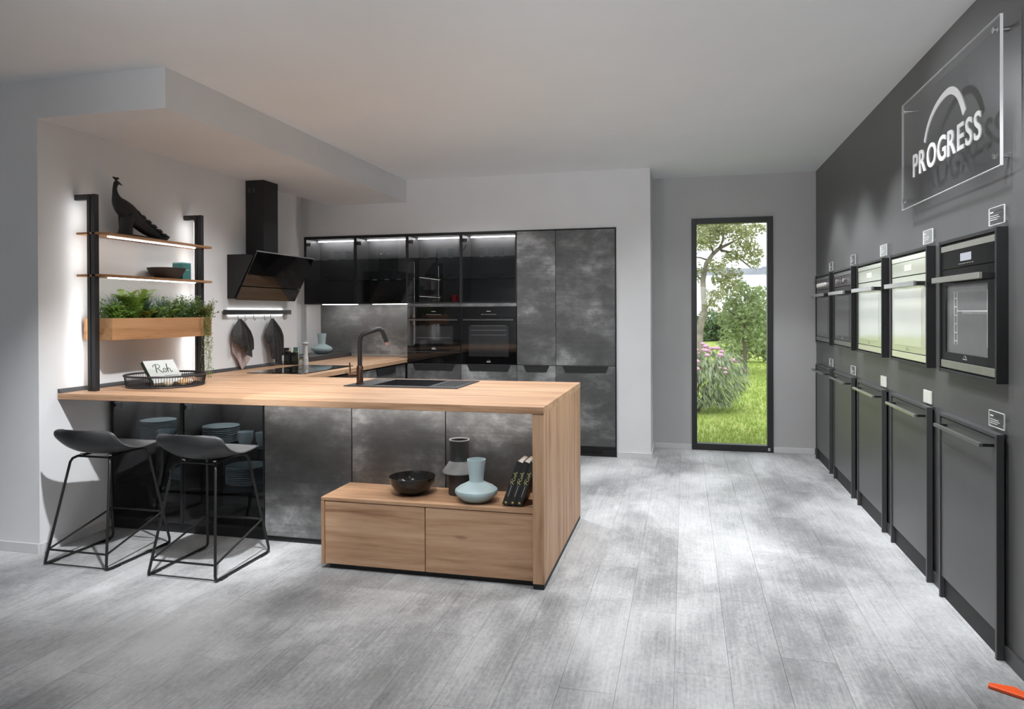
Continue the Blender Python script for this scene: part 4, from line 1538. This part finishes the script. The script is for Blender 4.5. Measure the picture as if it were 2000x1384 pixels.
for q in range(13):
    y0 = 4.52 + .11 * random.random()
    ln = random.uniform(.18, .48) if q > 2 else random.uniform(.45, .54)
    x0 = px1 + .006
    pts = [(px1 - .05, y0, PZ + .02), (px1 - .01, y0, pz1 + .02), (x0, y0, pz1 - .005)]
    m_ = 12
    for i in range(1, m_ + 1):
        pts.append((x0 + .004 * math.sin(i * 1.3 + q), y0 + .008 * math.sin(i * .9 + q * 2), pz1 - ln * i / m_))
    mb.tube(pts, .001, 3)
    for i in range(int(ln / .013)):
        t = i / (ln / .013)
        p = Vector((x0 + random.uniform(-.004, .012), y0 + .008 * math.sin(t * m_ * .9 + q * 2) + random.uniform(-.01, .01), pz1 - ln * t))
        u = Vector((random.uniform(.1, 1), random.gauss(0, 1), random.gauss(-.3, .7))).normalized()
        w = u.cross(Vector((1, 0, .3))).normalized()
        s = .013 * random.uniform(.6, 1.2)
        mb.add([p, p + u * s * .5 + w * s * .4, p + u * s, p + u * s * .5 - w * s * .4], [(0, 1, 2, 3)])
tag(mb.build('trailing_vine', VINEG), 'trailing vine hanging down from the right end of the planter', 'plant', 'plants in the planter')

# ------------------------------------------------ things on the shelves
SH1 = ZS1 + .014
pk = thing('peacock_figurine', (-3.60, 4.05, SH1), 'black peacock figurine with a long lowered tail on the top shelf', 'figurine')
X = -3.60
body = catmull([(X, 4.345, SH1 + .040, .008), (X, 4.30, SH1 + .026, .022), (X, 4.22, SH1 + .042, .036), (X, 4.12, SH1 + .078, .048), (X, 4.03, SH1 + .125, .056), (X, 3.96, SH1 + .165, .061), (X, 3.905, SH1 + .195, .056), (X, 3.872, SH1 + .225, .042), (X, 3.857, SH1 + .258, .026), (X, 3.850, SH1 + .292, .017), (X, 3.853, SH1 + .322, .0155), (X, 3.862, SH1 + .340, .018), (X, 3.878, SH1 + .345, .013), (X, 3.892, SH1 + .342, .005)], 3)
MB().tube([p[:3] for p in body], [p[3] for p in body], 14, False, .75).build('body', BLACKM, pk)
mb = MB()
mb.tube([(X, 3.888, SH1 + .344), (X, 3.905, SH1 + .338), (X, 3.915, SH1 + .334)], [.007, .004, .0008], 6)
mb.build('beak', BLACKM, pk)
mb = MB()
for q in range(5):
    a = -.5 + q * .28
    mb.tube([(X, 3.862, SH1 + .352), (X, 3.858 + a * .02, SH1 + .366), (X, 3.856 + a * .04, SH1 + .378)], [.002, .003, .006], 5)
mb.build('crest', BLACKM, pk)
for r_ in range(6):
    mb = MB()
    y = 4.00 + r_ * .052
    z = SH1 + .185 - r_ * .026
    for q in range(3):
        xx = X + (q - 1) * .024
        mb.add([(xx - .016, y - .03, z - .012), (xx + .016, y - .03, z - .012), (xx + .018, y + .03, z - .022), (xx, y + .052, z - .018), (xx - .018, y + .03, z - .022),
                (xx, y - .02, z + .003), (xx, y + .03, z + .0)], [(0, 1, 5), (1, 2, 6, 5), (2, 3, 6), (3, 4, 6), (4, 0, 5, 6), (0, 4, 3, 2, 1)])
    mb.build('tail_feather', BLACKM, pk)
mb = MB()
mb.tube([(X, 3.97, SH1 + .13), (X, 3.955, SH1 + .12), (X + .035, 3.93, SH1 + .15)], [.04, .045, .02], 8)
mb.build('wing', BLACKM, pk)
for s in (-1, 1):
    mb = MB()
    mb.tube([(X + s * .02, 3.935, SH1 + .14), (X + s * .022, 3.92, SH1 + .07), (X + s * .022, 3.915, SH1 + .006)], [.026, .010, .008], 8)
    mb.build('leg', BLACKM, pk)
MB().tube([(X, 3.935, SH1 + .012), (X, 3.945, SH1 + .07), (X, 3.955, SH1 + .13)], [.046, .040, .046], 12).build('perch', BLACKM, pk)
MB().prism([(X - .04 + .0, 3.86), (X + .04, 3.86), (X + .045, 4.02), (X + .035, 4.26), (X - .035, 4.26), (X - .045, 4.02)], 'z', SH1 + .0005, SH1 + .016).build('base', BLACKM, pk, bevel=.004)

SH2 = ZS2 + .014
tag(MB().lathe([(0, 0), (.055, 0), (.075, .006), (.105, .030), (.123, .062), (.128, .075), (.124, .076), (.118, .063), (.10, .034), (.07, .012), (0, .008)], (-3.585, 4.30, SH2 + .0005), 40).build('shelf_bowl', plain('dark_stoneware', (.035, .030, .030), .5, 0, .08)), 'dark grey stoneware bowl on the lower shelf', 'bowl')
tb = thing('teal_box', (-3.62, 4.50, SH2), 'teal cardboard box on the lower shelf by the rack post', 'box')
box(-3.665, -3.575, 4.455, 4.545, SH2 + .0005, SH2 + .118).build('box_body', plain('teal_card', (.05, .20, .20), .6, 0, .05), tb, bevel=.002)
box(-3.6655, -3.5745, 4.4545, 4.5455, SH2 + .118, SH2 + .128).build('box_lid', plain('light_teal_card', (.17, .40, .42), .6, 0, .05), tb, bevel=.002)
box(-3.5746, -3.5742, 4.475, 4.525, SH2 + .072, SH2 + .076).build('print', plain('pale_teal_print', (.4, .6, .6), .6), tb)

# ------------------------------------------------ wire tray with a book
cx, cy, rx, ry = -3.395, 4.06, .25, .25
WIREB = plain('black_wire', (.022, .020, .021), .5, .2, .1)
tr = thing('wire_tray', (cx, cy, ZT), 'round black wire tray on the worktop beneath the planter', 'tray')
def ring(z, r, rad, n=56):
    return [(cx + r * math.cos(6.28318 * q / n), cy + r * math.sin(6.28318 * q / n), z) for q in range(n)]
mb = MB()
mb.tube(ring(ZT + .076, .25, 0), .0065, 8, True)
mb.build('rim', WIREB, tr)
mb = MB()
mb.tube(ring(ZT + .007, .238, 0), .0055, 8, True)
mb.build('base_ring', WIREB, tr)
mb = MB()
for q in range(-14, 15):
    yy = q * .0165
    hw = math.sqrt(max(0, .236 ** 2 - yy ** 2))
    if hw > .01:
        mb.tube([(cx - hw, cy + yy, ZT + .006), (cx + hw, cy + yy, ZT + .006)], .0014, 4)
        mb.tube([(cx + yy, cy - hw, ZT + .004), (cx + yy, cy + hw, ZT + .004)], .0014, 4)
tag(mb.build('base_mesh', WIREB, tr), kind='stuff')
wm = None
for q in range(96):
    a = 6.28318 * q / 96
    if wm is None:
        wm = MB().tube([(cx + .238, cy, ZT + .008), (cx + .249, cy, ZT + .074)], .0017, 5).build('side_wire', WIREB, tr)
        o = wm
    else:
        o = bpy.data.objects.new('side_wire', wm.data)
        COL.objects.link(o)
        o.parent = tr
    o.rotation_euler = (0, 0, a)

# the local frame of something that stands on the tray: right, up, out towards the room
def placed(mbv, o, u, v, w):
    o, u, v, w = Vector(o), Vector(u), Vector(v), Vector(w)
    return [tuple(o + u * p[0] + v * p[1] + w * p[2]) for p in mbv]


def cbox(mb, o, u, v, w, a0, a1, b0, b1, c0, c1):
    t = MB().box(a0, a1, b0, b1, c0, c1)
    mb.add(placed(t.v, o, u, v, w), t.f)
    return mb


def script_title():
    """the brush-script word Roh as flat ribbons, cap height 1"""
    out = MB()
    for pts, w, cl in (([(.24, .96), (.13, .5), (.02, .0)], .10, 0), ([(-.10, .66), (-.02, .88), (.20, 1.0), (.44, 1.0), (.58, .86), (.50, .64), (.30, .52), (.16, .50)], .065, 0),
                       ([(.28, .52), (.42, .26), (.56, .02), (.72, .08)], .09, 0), ([(.90, .50), (.78, .38), (.76, .14), (.86, .02), (.98, .12), (1.0, .36), (.90, .50)], .075, 0),
                       ([(1.02, .42), (1.14, .46), (1.26, .80), (1.30, 1.04)], .05, 0), ([(1.30, 1.04), (1.20, .5), (1.12, .0)], .09, 0), ([(1.15, .22), (1.28, .46), (1.42, .44), (1.40, .18), (1.44, .02), (1.58, .12)], .08, 0)):
        pp = catmull(pts, 5)
        a_, b_ = [], []
        for i, p in enumerate(pp):
            p0, p1 = pp[max(i - 1, 0)], pp[min(i + 1, len(pp) - 1)]
            dx, dy = p1[0] - p0[0], p1[1] - p0[1]
            q = math.hypot(dx, dy) or 1
            a_.append((p[0] - dy / q * w / 2, p[1] + dx / q * w / 2, 0))
            b_.append((p[0] + dy / q * w / 2, p[1] - dx / q * w / 2, 0))
        k_ = len(pp)
        out.add(a_ + b_, [(i, k_ + i, k_ + i + 1, i + 1) for i in range(k_ - 1)])
    return out.v, out.f


bu = Vector((.30, 1, 0)).normalized()
bw0 = Vector((1, -.30, 0)).normalized()
bv = (Vector((0, 0, 1)) * .62 - bw0 * .55).normalized()
bw = bu.cross(bv).normalized()
if bw.dot(Vector((1, 0, 0))) < 0:
    bw = -bw
BO = Vector((-3.40, 3.955, ZT + .022))
bk = thing('cookbook', tuple(BO), 'grey-white cookbook leaning in the wire tray', 'book')
cov = plain('pale_book_cover', (.52, .53, .51), .55, 0, .03)
cbox(MB(), BO, bu, bv, bw, 0, .22, 0, .19, 0, .003).build('front_cover', cov, bk)
cbox(MB(), BO, bu, bv, bw, .003, .217, .003, .187, -.019, -.0005).build('pages', PAPER, bk)
cbox(MB(), BO, bu, bv, bw, 0, .22, 0, .19, -.0225, -.0195).build('back_cover', cov, bk)
cbox(MB(), BO, bu, bv, bw, -.004, -.0002, 0, .19, -.0225, .003).build('spine', PRINTK, bk)
vs, fs = script_title()
MB().add(placed([(p[0] * .075, p[1] * .07, 0) for p in vs], BO + bu * .055 + bv * .085 + bw * .0036, bu, bv, bw), fs).build('title', plain('olive_print', (.03, .05, .012), .6), bk)
cbox(MB(), BO + bw * .0031, bu, bv, bw, .10, .205, .055, .058, 0, .0006).build('subtitle', PRINTK, bk)
# small round pieces lying in the tray below the book
for i, (x, y, r, lb, col) in enumerate(((-3.30, 3.97, .030, 'small cream round ornament in the wire tray, left one', (.62, .55, .42)), (-3.26, 4.06, .034, 'small orange-brown round ornament in the wire tray', (.52, .33, .17)), (-3.29, 4.15, .030, 'small tan round ornament in the wire tray, right one', (.60, .50, .38)))):
    tag(MB().lathe([(0, 0), (r * .7, .002), (r, r * .5), (r * .8, r * .95), (r * .35, r * 1.15), (0, r * 1.2)], (x, y, ZT + .0085), 20).build('round_ornament', plain('ornament_%d' % i, col, .8, 0, .12, .2, 30)), lb, 'ornament', 'ornaments in the wire tray')

# ------------------------------------------------ hook rail, towels, pot holder
rl = thing('hook_rail', (-3.70, 5.6, 1.42), 'black hook rail with a light strip on the left wall under the hood', 'rail')
box(-3.712, -3.675, 5.105, 6.09, 1.410, 1.452).build('rail_bar', BLACK, rl, bevel=.003)
for yy in (5.16, 6.03):
    box(XL + .0005, -3.7125, yy - .015, yy + .015, 1.415, 1.447).build('bracket', BLACK, rl)
box(-3.7165, -3.7123, 5.18, 6.01, 1.4525 - .004, 1.4525).build('light_strip', emit('led_rail', (1, .99, .97), 10), rl)
box(-3.7165, -3.7123, 5.18, 6.01, 1.4095, 1.4135).build('light_strip', emit('led_rail', (1, .99, .97), 10), rl)
hk = None
HOOKS = [5.275, 5.375, 5.505, 5.665, 5.765, 5.985]
for yy in HOOKS:
    if hk is None:
        hk = MB().tube([(-3.692, yy, 1.409), (-3.692, yy, 1.372), (-3.689, yy, 1.363), (-3.682, yy, 1.360), (-3.676, yy, 1.365), (-3.674, yy, 1.376)], .0025, 6).build('hook', BLACK, rl)
    else:
        o = bpy.data.objects.new('hook', hk.data)
        COL.objects.link(o)
        o.parent = rl
        o.location = (0, yy - HOOKS[0], 0)


def towel(yc, zt, lens, hw, skew, folds, depth, name, label, cat, mat, x0=-3.685, group=None):
    """cloth gathered on one hook: every column of the cloth falls to its own length"""
    ncol, nrow = 61, 26
    vs = []
    for i in range(nrow):
        t = i / (nrow - 1)
        fan = (1 - (1 - t) ** 2.0) * (1 - .22 * max(0, t - .65) / .35)
        for j in range(ncol):
            q = j / (ncol - 1)
            f = q * (len(lens) - 1)
            k_ = min(int(f), len(lens) - 2)
            L = lens[k_] + (lens[k_ + 1] - lens[k_]) * (f - k_)
            w = (q * folds) % 1.0
            tri = 1 - abs(2 * w - 1)
            tri = tri * tri * (3 - 2 * tri)
            y = yc + (q - .5) * 2 * (.010 + hw * fan) + skew * t + .010 * math.sin(folds * 6.283 * q) * t
            x = x0 + .010 + depth * tri * min(1, .35 + t * 1.6) + depth * .55 * math.sin(math.pi * q) * min(1, t * 2)
            vs.append((x, y, zt - L * t))
    fs = [(i * ncol + j, (i + 1) * ncol + j, (i + 1) * ncol + j + 1, i * ncol + j + 1) for i in range(nrow - 1) for j in range(ncol - 1)]
    o = MB().add(vs, fs, True).build(name, mat)
    so = o.modifiers.new('thickness', 'SOLIDIFY')
    so.thickness = .004
    so.offset = -1
    return tag(o, label, cat, group)


TOWEL = plain('grey_towel', (.085, .085, .085), .95, 0, .12, .1, 60, .4)


def patt():
    m, t, n, l, out = nt('pink_patterned_cloth')
    b = principled(n, l, out)
    w = n.new('ShaderNodeTexBrick')
    w.inputs['Scale'].default_value = 1.0
    w.inputs['Color1'].default_value = (.30, .20, .20, 1)
    w.inputs['Color2'].default_value = (.36, .25, .24, 1)
    w.inputs['Mortar'].default_value = (.55, .47, .46, 1)
    w.inputs['Mortar Size'].default_value = .0028
    w.inputs['Brick Width'].default_value = .02
    w.inputs['Row Height'].default_value = .011
    g = n.new('ShaderNodeNewGeometry')
    sp_ = n.new('ShaderNodeSeparateXYZ')
    cb = n.new('ShaderNodeCombineXYZ')
    l.new(g.outputs['Position'], sp_.inputs[0])
    l.new(sp_.outputs[1], cb.inputs[0])
    l.new(sp_.outputs[2], cb.inputs[1])
    l.new(cb.outputs[0], w.inputs['Vector'])
    l.new(w.outputs[0], b.inputs['Base Color'])
    b.inputs['Roughness'].default_value = .95
    return m


towel(5.275, 1.372, [.20, .23, .25, .24, .27, .31, .33, .30, .26], .118, .035, 3.4, .050, 'kitchen_towel', 'dark grey towel on the rail hanging over the pink cloth', 'towel', TOWEL, -3.690, 'towels on the rail')
towel(5.765, 1.372, [.22, .24, .36, .38, .40, .43, .38, .34, .33, .24], .125, .03, 4.3, .050, 'kitchen_towel', 'dark grey towel hanging alone on the right of the rail', 'towel', TOWEL, -3.692, 'towels on the rail')
towel(5.375, 1.362, [.27, .33, .39, .43, .40, .35, .29], .15, -.03, 1.5, .010, 'pot_holder', 'pink and grey patterned cloth hanging behind the left towel', 'cloth', patt(), -3.713)
sk_ = thing('wall_socket', (XL + .005, 5.925, .965), 'grey wall socket above the upstand next to the spice tins', 'socket')
box(XL + .0005, XL + .009, 5.885, 5.965, .968, 1.035).build('socket_plate', plain('socket_grey', (.22, .23, .22), .45), sk_, bevel=.003)
box(XL + .009, XL + .012, 5.90, 5.95, .980, 1.023).build('socket_insert', plain('socket_grey2', (.17, .18, .17), .45), sk_, bevel=.002)

# ------------------------------------------------ tins, books and mill behind the hob
for x, y, w, d_, h, col, lb, nm, ct in ((-3.66, 5.99, .05, .10, .155, (.02, .021, .02), 'tall black book standing at the left behind the hob', 'small_book', 'book'),
                              (-3.605, 6.06, .045, .10, .158, (.10, .28, .24), 'teal book standing behind the black tins', 'small_book', 'book')):
    t_ = thing(nm, (x, y, ZT), lb, ct, 'small books behind the hob')
    cm = plain('cover_' + lb[:9], col, .5, 0, .05)
    box(x - w / 2, x + w / 2, y - .012, y - .009, ZT + .0005, ZT + h).build('front_cover', cm, t_)
    box(x - w / 2, x + w / 2, y + .009, y + .012, ZT + .0005, ZT + h).build('back_cover', cm, t_)
    box(x - w / 2 - .0025, x - w / 2 - .0002, y - .012, y + .012, ZT + .0005, ZT + h).build('spine', cm, t_)
    box(x - w / 2, x + w / 2 - .003, y - .0088, y + .0088, ZT + .003, ZT + h - .003).build('pages', PAPER, t_)
for x, y, h, lb in ((-3.62, 5.93, .125, 'black spice tin with gold top behind the hob, left one'), (-3.555, 5.945, .115, 'black spice tin with gold top behind the hob, right one')):
    t_ = thing('spice_tin', (x, y, ZT), lb, 'tin', 'spice tins')
    box(x - .028, x + .028, y - .02, y + .02, ZT + .0005, ZT + h).build('tin_body', plain('black_tin', (.02, .021, .02), .35), t_, bevel=.003)
    box(x - .012, x + .020, y - .015, y + .015, ZT + h + .0002, ZT + h + .012).build('tin_lid', plain('gold_lid', (.45, .36, .18), .3, .7), t_, bevel=.002)
    box(x - .02, x + .02, y - .0206, y - .0201, ZT + h * .3, ZT + h * .75).build('tin_label', plain('tin_label', (.06, .07, .065), .5), t_)
t_ = thing('white_jar', (-3.50, 5.955, ZT), 'small white jar with brass lid beside the pepper mill', 'jar')
MB().lathe([(0, 0), (.018, 0), (.02, .006), (.02, .04), (.016, .046), (0, .046)], (-3.50, 5.955, ZT + .0005), 18).build('jar_body', plain('white_glaze', (.62, .63, .62), .3), t_)
MB().lathe([(0, .0465), (.017, .0465), (.017, .058), (0, .058)], (-3.50, 5.955, ZT + .0005), 18).build('jar_lid', plain('brass_lid', (.42, .38, .22), .35, .5), t_)
mx_, my_ = -3.438, 5.94
t_ = thing('pepper_mill', (mx_, my_, ZT), 'tall pale grey pepper mill behind the hob', 'pepper mill')
PM = plain('pale_grey_lacquer', (.55, .55, .545), .35, 0, .02)
MB().lathe([(0, 0), (.026, 0), (.027, .008), (.025, .040), (.024, .050), (.026, .056), (.022, .064), (.0195, .10), (.018, .14), (.0185, .172), (.021, .182), (0, .183)], (mx_, my_, ZT + .0005), 24).build('mill_body', PM, t_)
MB().lathe([(0, .1835), (.020, .1835), (.022, .190), (.034, .199), (.033, .206), (.018, .214), (0, .216)], (mx_, my_, ZT + .0005), 24).build('mill_head', PM, t_)
MB().lathe([(0, .2163), (.005, .2163), (.007, .224), (.004, .230), (0, .231)], (mx_, my_, ZT + .0005), 12).build('mill_knob', STEEL, t_)


def blue_vase(x, y, z, k, label):
    prof = [(0, 0), (.060, 0), (.080, .008), (.118, .040), (.125, .056), (.122, .068), (.10, .085), (.065, .102), (.044, .113), (.041, .122), (.045, .165), (.054, .236), (.054, .240), (.049, .240), (.040, .165), (.034, .12), (0, .11)]
    return tag(MB().lathe([(r * k, h * k) for r, h in prof], (x, y, z + .0005), 48).build('blue_vase', BLUEC), label, 'vase', 'pale blue vases')


blue_vase(-3.80, 6.90, .985, .90, 'small pale blue vase on the anthracite ledge by the splashback')

# ------------------------------------------------ things on the low oak cabinet
BZ = .3985
blue_vase(-1.10, 3.672, BZ, .94, 'pale blue flat-bellied vase on the low oak cabinet')
tag(MB().lathe([(0, 0), (.062, 0), (.070, .005), (.102, .028), (.124, .062), (.131, .098), (.128, .099), (.119, .064), (.096, .034), (.06, .012), (0, .008)], (-1.50, 3.742, BZ + .0005), 48).build('black_bowl', DKCER), 'glossy black bowl on the low oak cabinet', 'bowl')
tv = thing('tall_vase', (-1.235, 3.79, BZ), 'dark stoneware vase with grey shoulder and white rim on the low cabinet', 'vase')
c_ = (-1.235, 3.79, BZ + .0005)
MB().lathe([(0, 0), (.060, 0), (.061, .004), (.061, .108)], c_, 40).build('vase_foot', BROWNC, tv)
MB().lathe([(.061, .108), (.094, .122), (.096, .126)], c_, 40).build('vase_underside', BROWNC, tv)
MB().lathe([(.096, .126), (.094, .135), (.058, .185), (.056, .19)], c_, 40).build('vase_shoulder', plain('grey_glaze', (.22, .22, .22), .5, 0, .1), tv)
MB().lathe([(.056, .19), (.055, .25), (.057, .303)], c_, 40).build('vase_neck', plain('charcoal_glaze', (.045, .045, .046), .45, 0, .1), tv)
MB().lathe([(.057, .303), (.058, .309), (.0535, .309), (.0525, .303)], c_, 40).build('vase_rim', plain('white_rim', (.6, .6, .6), .5), tv)
MB().lathe([(.0525, .3028), (.050, .24), (0, .19)], c_, 40).build('vase_inside', BLACKM, tv)  # black stands in for the shade inside the hollow

# three leaning black books: they lean to the right against the end panel
for q in range(3):
    lean = R(19.5)
    o = Vector((-.938 + q * .0365, 3.60, BZ + .001))
    u = Vector((math.cos(lean), 0, -math.sin(lean)))        # thickness direction
    v = Vector((math.sin(lean), 0, math.cos(lean)))         # up along the spine
    w = Vector((0, 1, 0))                                   # depth
    o = o + Vector((0, 0, .034 * math.sin(lean)))
    t_ = thing('black_cookbook', tuple(o), '%s of three black cookbooks leaning against the end panel' % ('leftmost', 'middle one', 'rightmost')[q], 'book', 'leaning black cookbooks')
    bkm = plain('black_book_cover', (.016, .016, .015), .45, 0, .1)
    cbox(MB(), o, u, v, w, 0, .0025, 0, .245, 0, .17).build('front_cover', bkm, t_)
    cbox(MB(), o, u, v, w, .0310, .0335, 0, .245, 0, .17).build('back_cover', bkm, t_)
    s_ = cbox(MB(), o, u, v, w, .0027, .0308, 0, .245, -.002, .001).build('spine', bkm, t_)
    cbox(MB(), o, u, v, w, .0027, .0308, .004, .241, .0012, .166).build('pages', PAPER, t_)
    vs, fs = script_title()
    vs = [(p[0] * .045, p[1] * .034, 0) for p in vs]
    # title runs up the spine
    MB().add([tuple(o + v * (.120 + p[0]) + u * (.024 - p[1] * .55) + w * -.0026) for p in vs], fs).build('spine_title', plain('gold_title', (.55, .52, .22), .5, 0, .02), s_)
    cbox(MB(), o, u, v, w, .0155, .0180, .050, .112, -.0027, -.0021).build('spine_line', plain('grey_line', (.45, .45, .43), .5), s_)
    mb = MB().lathe([(0, 0), (.0055, 0), (.0055, .0008), (0, .0008)], (0, 0, 0), 14)
    MB().add([tuple(o + u * (.0168 + p[0]) + v * (.016 + p[1]) - w * (.0021 + p[2])) for p in mb.v], mb.f).build('publisher_dot', plain('gold_dot', (.62, .48, .16), .4, .2), s_)

# ------------------------------------------------ tableware in the glazed peninsula units
pmesh = {}
ORD = ['topmost'] + [w + ' from top' for w in ('second', 'third', 'fourth', 'fifth', 'sixth', 'seventh', 'eighth', 'ninth', 'tenth', 'eleventh')]


def dinner(x, y, z, r, label, group):
    key = round(r, 3)
    if key not in pmesh:
        o = MB().lathe([(0, 0), (r * .58, 0), (r * .62, .003), (r, .016), (r * .985, .0185), (r * .60, .0065), (0, .005)], (x, y, z), 36).build('plate', BLUEP)
        pmesh[key] = o.data
    else:
        o = bpy.data.objects.new('plate', pmesh[key])
        COL.objects.link(o)
        ORG[o.name] = (x, y, z)
    o.location = (x, y, z)
    return tag(o, label, 'plate', group)


for x, y, z, r, n_, lb in ((-3.49, 4.10, .5635, .115, 11, 'upper stack by the left wall, glazed unit'), (-3.00, 4.10, .5635, .118, 9, 'upper stack beside the mugs, glazed unit'),
                           (-2.82, 4.12, .2935, .135, 10, 'lower stack below the mugs, glazed unit'), (-3.30, 4.16, .2935, .118, 5, 'small lower stack behind the stools, glazed unit')):
    for q in range(n_):
        dinner(x, y, z + q * .0117, r, '%s pale blue plate, %s' % (ORD[n_ - 1 - q], lb), 'plates of the ' + lb)
for i, (x, y, z, a, lb) in enumerate(((-2.79, 4.06, .5635, 2.6, 'pale blue mug beside the upper plate stack, left of the pair'), (-2.655, 4.06, .5635, 2.6, 'pale blue mug at the right end of the glazed units'),
                                      (-3.36, 4.02, .5635, 3.3, 'grey blue mug right of the upper plate stack by the wall'))):
    t_ = thing('mug', (x, y, z), lb, 'mug', 'mugs in the glazed units')
    MB().lathe([(0, 0), (.033, 0), (.046, .03), (.052, .085), (.049, .085), (.043, .03), (.030, .005), (0, .004)], (x, y, z), 28).build('cup', BLUEP, t_)
    ca, sa = math.cos(a), math.sin(a)
    mb = MB()
    mb.tube([(x + ca * r_, y + sa * r_, z + h) for r_, h in ((.047, .072), (.070, .070), (.078, .05), (.068, .028), (.044, .024))], .006, 8)
    mb.build('handle', BLUEP, t_)

# ------------------------------------------------ bar stools
def stool(x, y, label):
    t_ = thing('bar_stool', (x, y, 0), label, 'stool', 'bar stools at the peninsula')
    SM = plain('charcoal_shell', (.040, .040, .042), .42, 0, .05, .45)
    FM = plain('black_powder_coat', (.014, .013, .013), .4, .2, .1, .5)
    r = .0075
    for s in (-1, 1):
        pts = [(x + s * .205, y - .245, .030), (x + s * .21, y - .243, .012), (x + s * .21, y - .228, .0085), (x + s * .21, y + .22, .0085), (x + s * .21, y + .238, .012), (x + s * .208, y + .243, .03),
               (x + s * .140, y + .150, .575), (x + s * .134, y + .138, .596), (x + s * .118, y + .120, .604), (x + s * .10, y + .06, .606), (x + s * .10, y - .06, .600), (x + s * .112, y - .118, .598), (x + s * .128, y - .136, .588), (x + s * .136, y - .144, .570)]
        MB().tube(pts, r, 10, True).build('side_frame', FM, t_)
        for yy in (y - .185, y + .185):
            box(x + s * .21 - .010, x + s * .21 + .010, yy - .03, yy + .03, .0005, .010).build('floor_glide', BLACKM, t_, bevel=.002)

    def leg_at(s, near, z):
        k_ = (z - .03) / (.575 - .03)
        if near:
            return (x + s * (.205 - k_ * .069), y - .245 + k_ * .101, z)
        return (x + s * (.208 - k_ * .068), y + .243 - k_ * .093, z)
    a, b2, c, d = leg_at(-1, True, .088), leg_at(1, True, .088), leg_at(1, False, .205), leg_at(-1, False, .205)
    MB().tube([a, b2], .006, 8).build('footrest', FM, t_)
    MB().tube([d, c], .006, 8).build('footrest', FM, t_)
    MB().tube([a, d], .006, 8).build('stretcher', FM, t_)
    MB().tube([b2, c], .006, 8).build('stretcher', FM, t_)
    MB().tube([(x - .207, y - .236, .008), (x + .207, y - .236, .008)], .003, 6).build('floor_wire', FM, t_)
    MB().tube([(x - .112, y - .118, .598), (x + .112, y - .118, .598)], .006, 8).build('seat_bar', FM, t_)
    MB().tube([(x - .118, y + .120, .604), (x + .118, y + .120, .604)], .006, 8).build('seat_bar', FM, t_)
    for s in (-1, 1):
        MB().lathe([(0, 0), (.010, 0), (.010, .012), (0, .012)], (x + s * .10, y - .10, .600), 10).build('seat_screw', CHROME, t_)
    prof = catmull([(.232, .634, .150, -.004, 0), (.190, .640, .178, .0, 0), (.09, .628, .198, .010, 0), (-.02, .617, .210, .026, 0), (-.115, .622, .216, .052, .0), (-.185, .655, .215, .060, .018), (-.222, .705, .205, .040, .040), (-.240, .752, .180, .006, .055), (-.245, .772, .145, -.012, .058)], 3)
    nc = 25
    vs = []
    for yy, zz, hw, ra, wr in prof:
        for j in range(nc):
            q = -1 + 2 * j / (nc - 1)
            q2 = abs(q) ** 2.4
            vs.append((x + q * hw, y + yy + wr * q * q, zz + ra * q2))
    nr = len(prof)
    fs = [(i * nc + j, i * nc + j + 1, (i + 1) * nc + j + 1, (i + 1) * nc + j) for i in range(nr - 1) for j in range(nc - 1)]
    o = MB().add(vs, fs, True).build('seat_shell', SM, t_)
    so = o.modifiers.new('thickness', 'SOLIDIFY')
    so.thickness = .009
    so.offset = 0
    return t_


stool(-3.308, 3.487, 'charcoal shell bar stool on a black sled frame, by the left wall')
stool(-2.612, 3.478, 'charcoal shell bar stool on a black sled frame, nearer the oak cabinet')
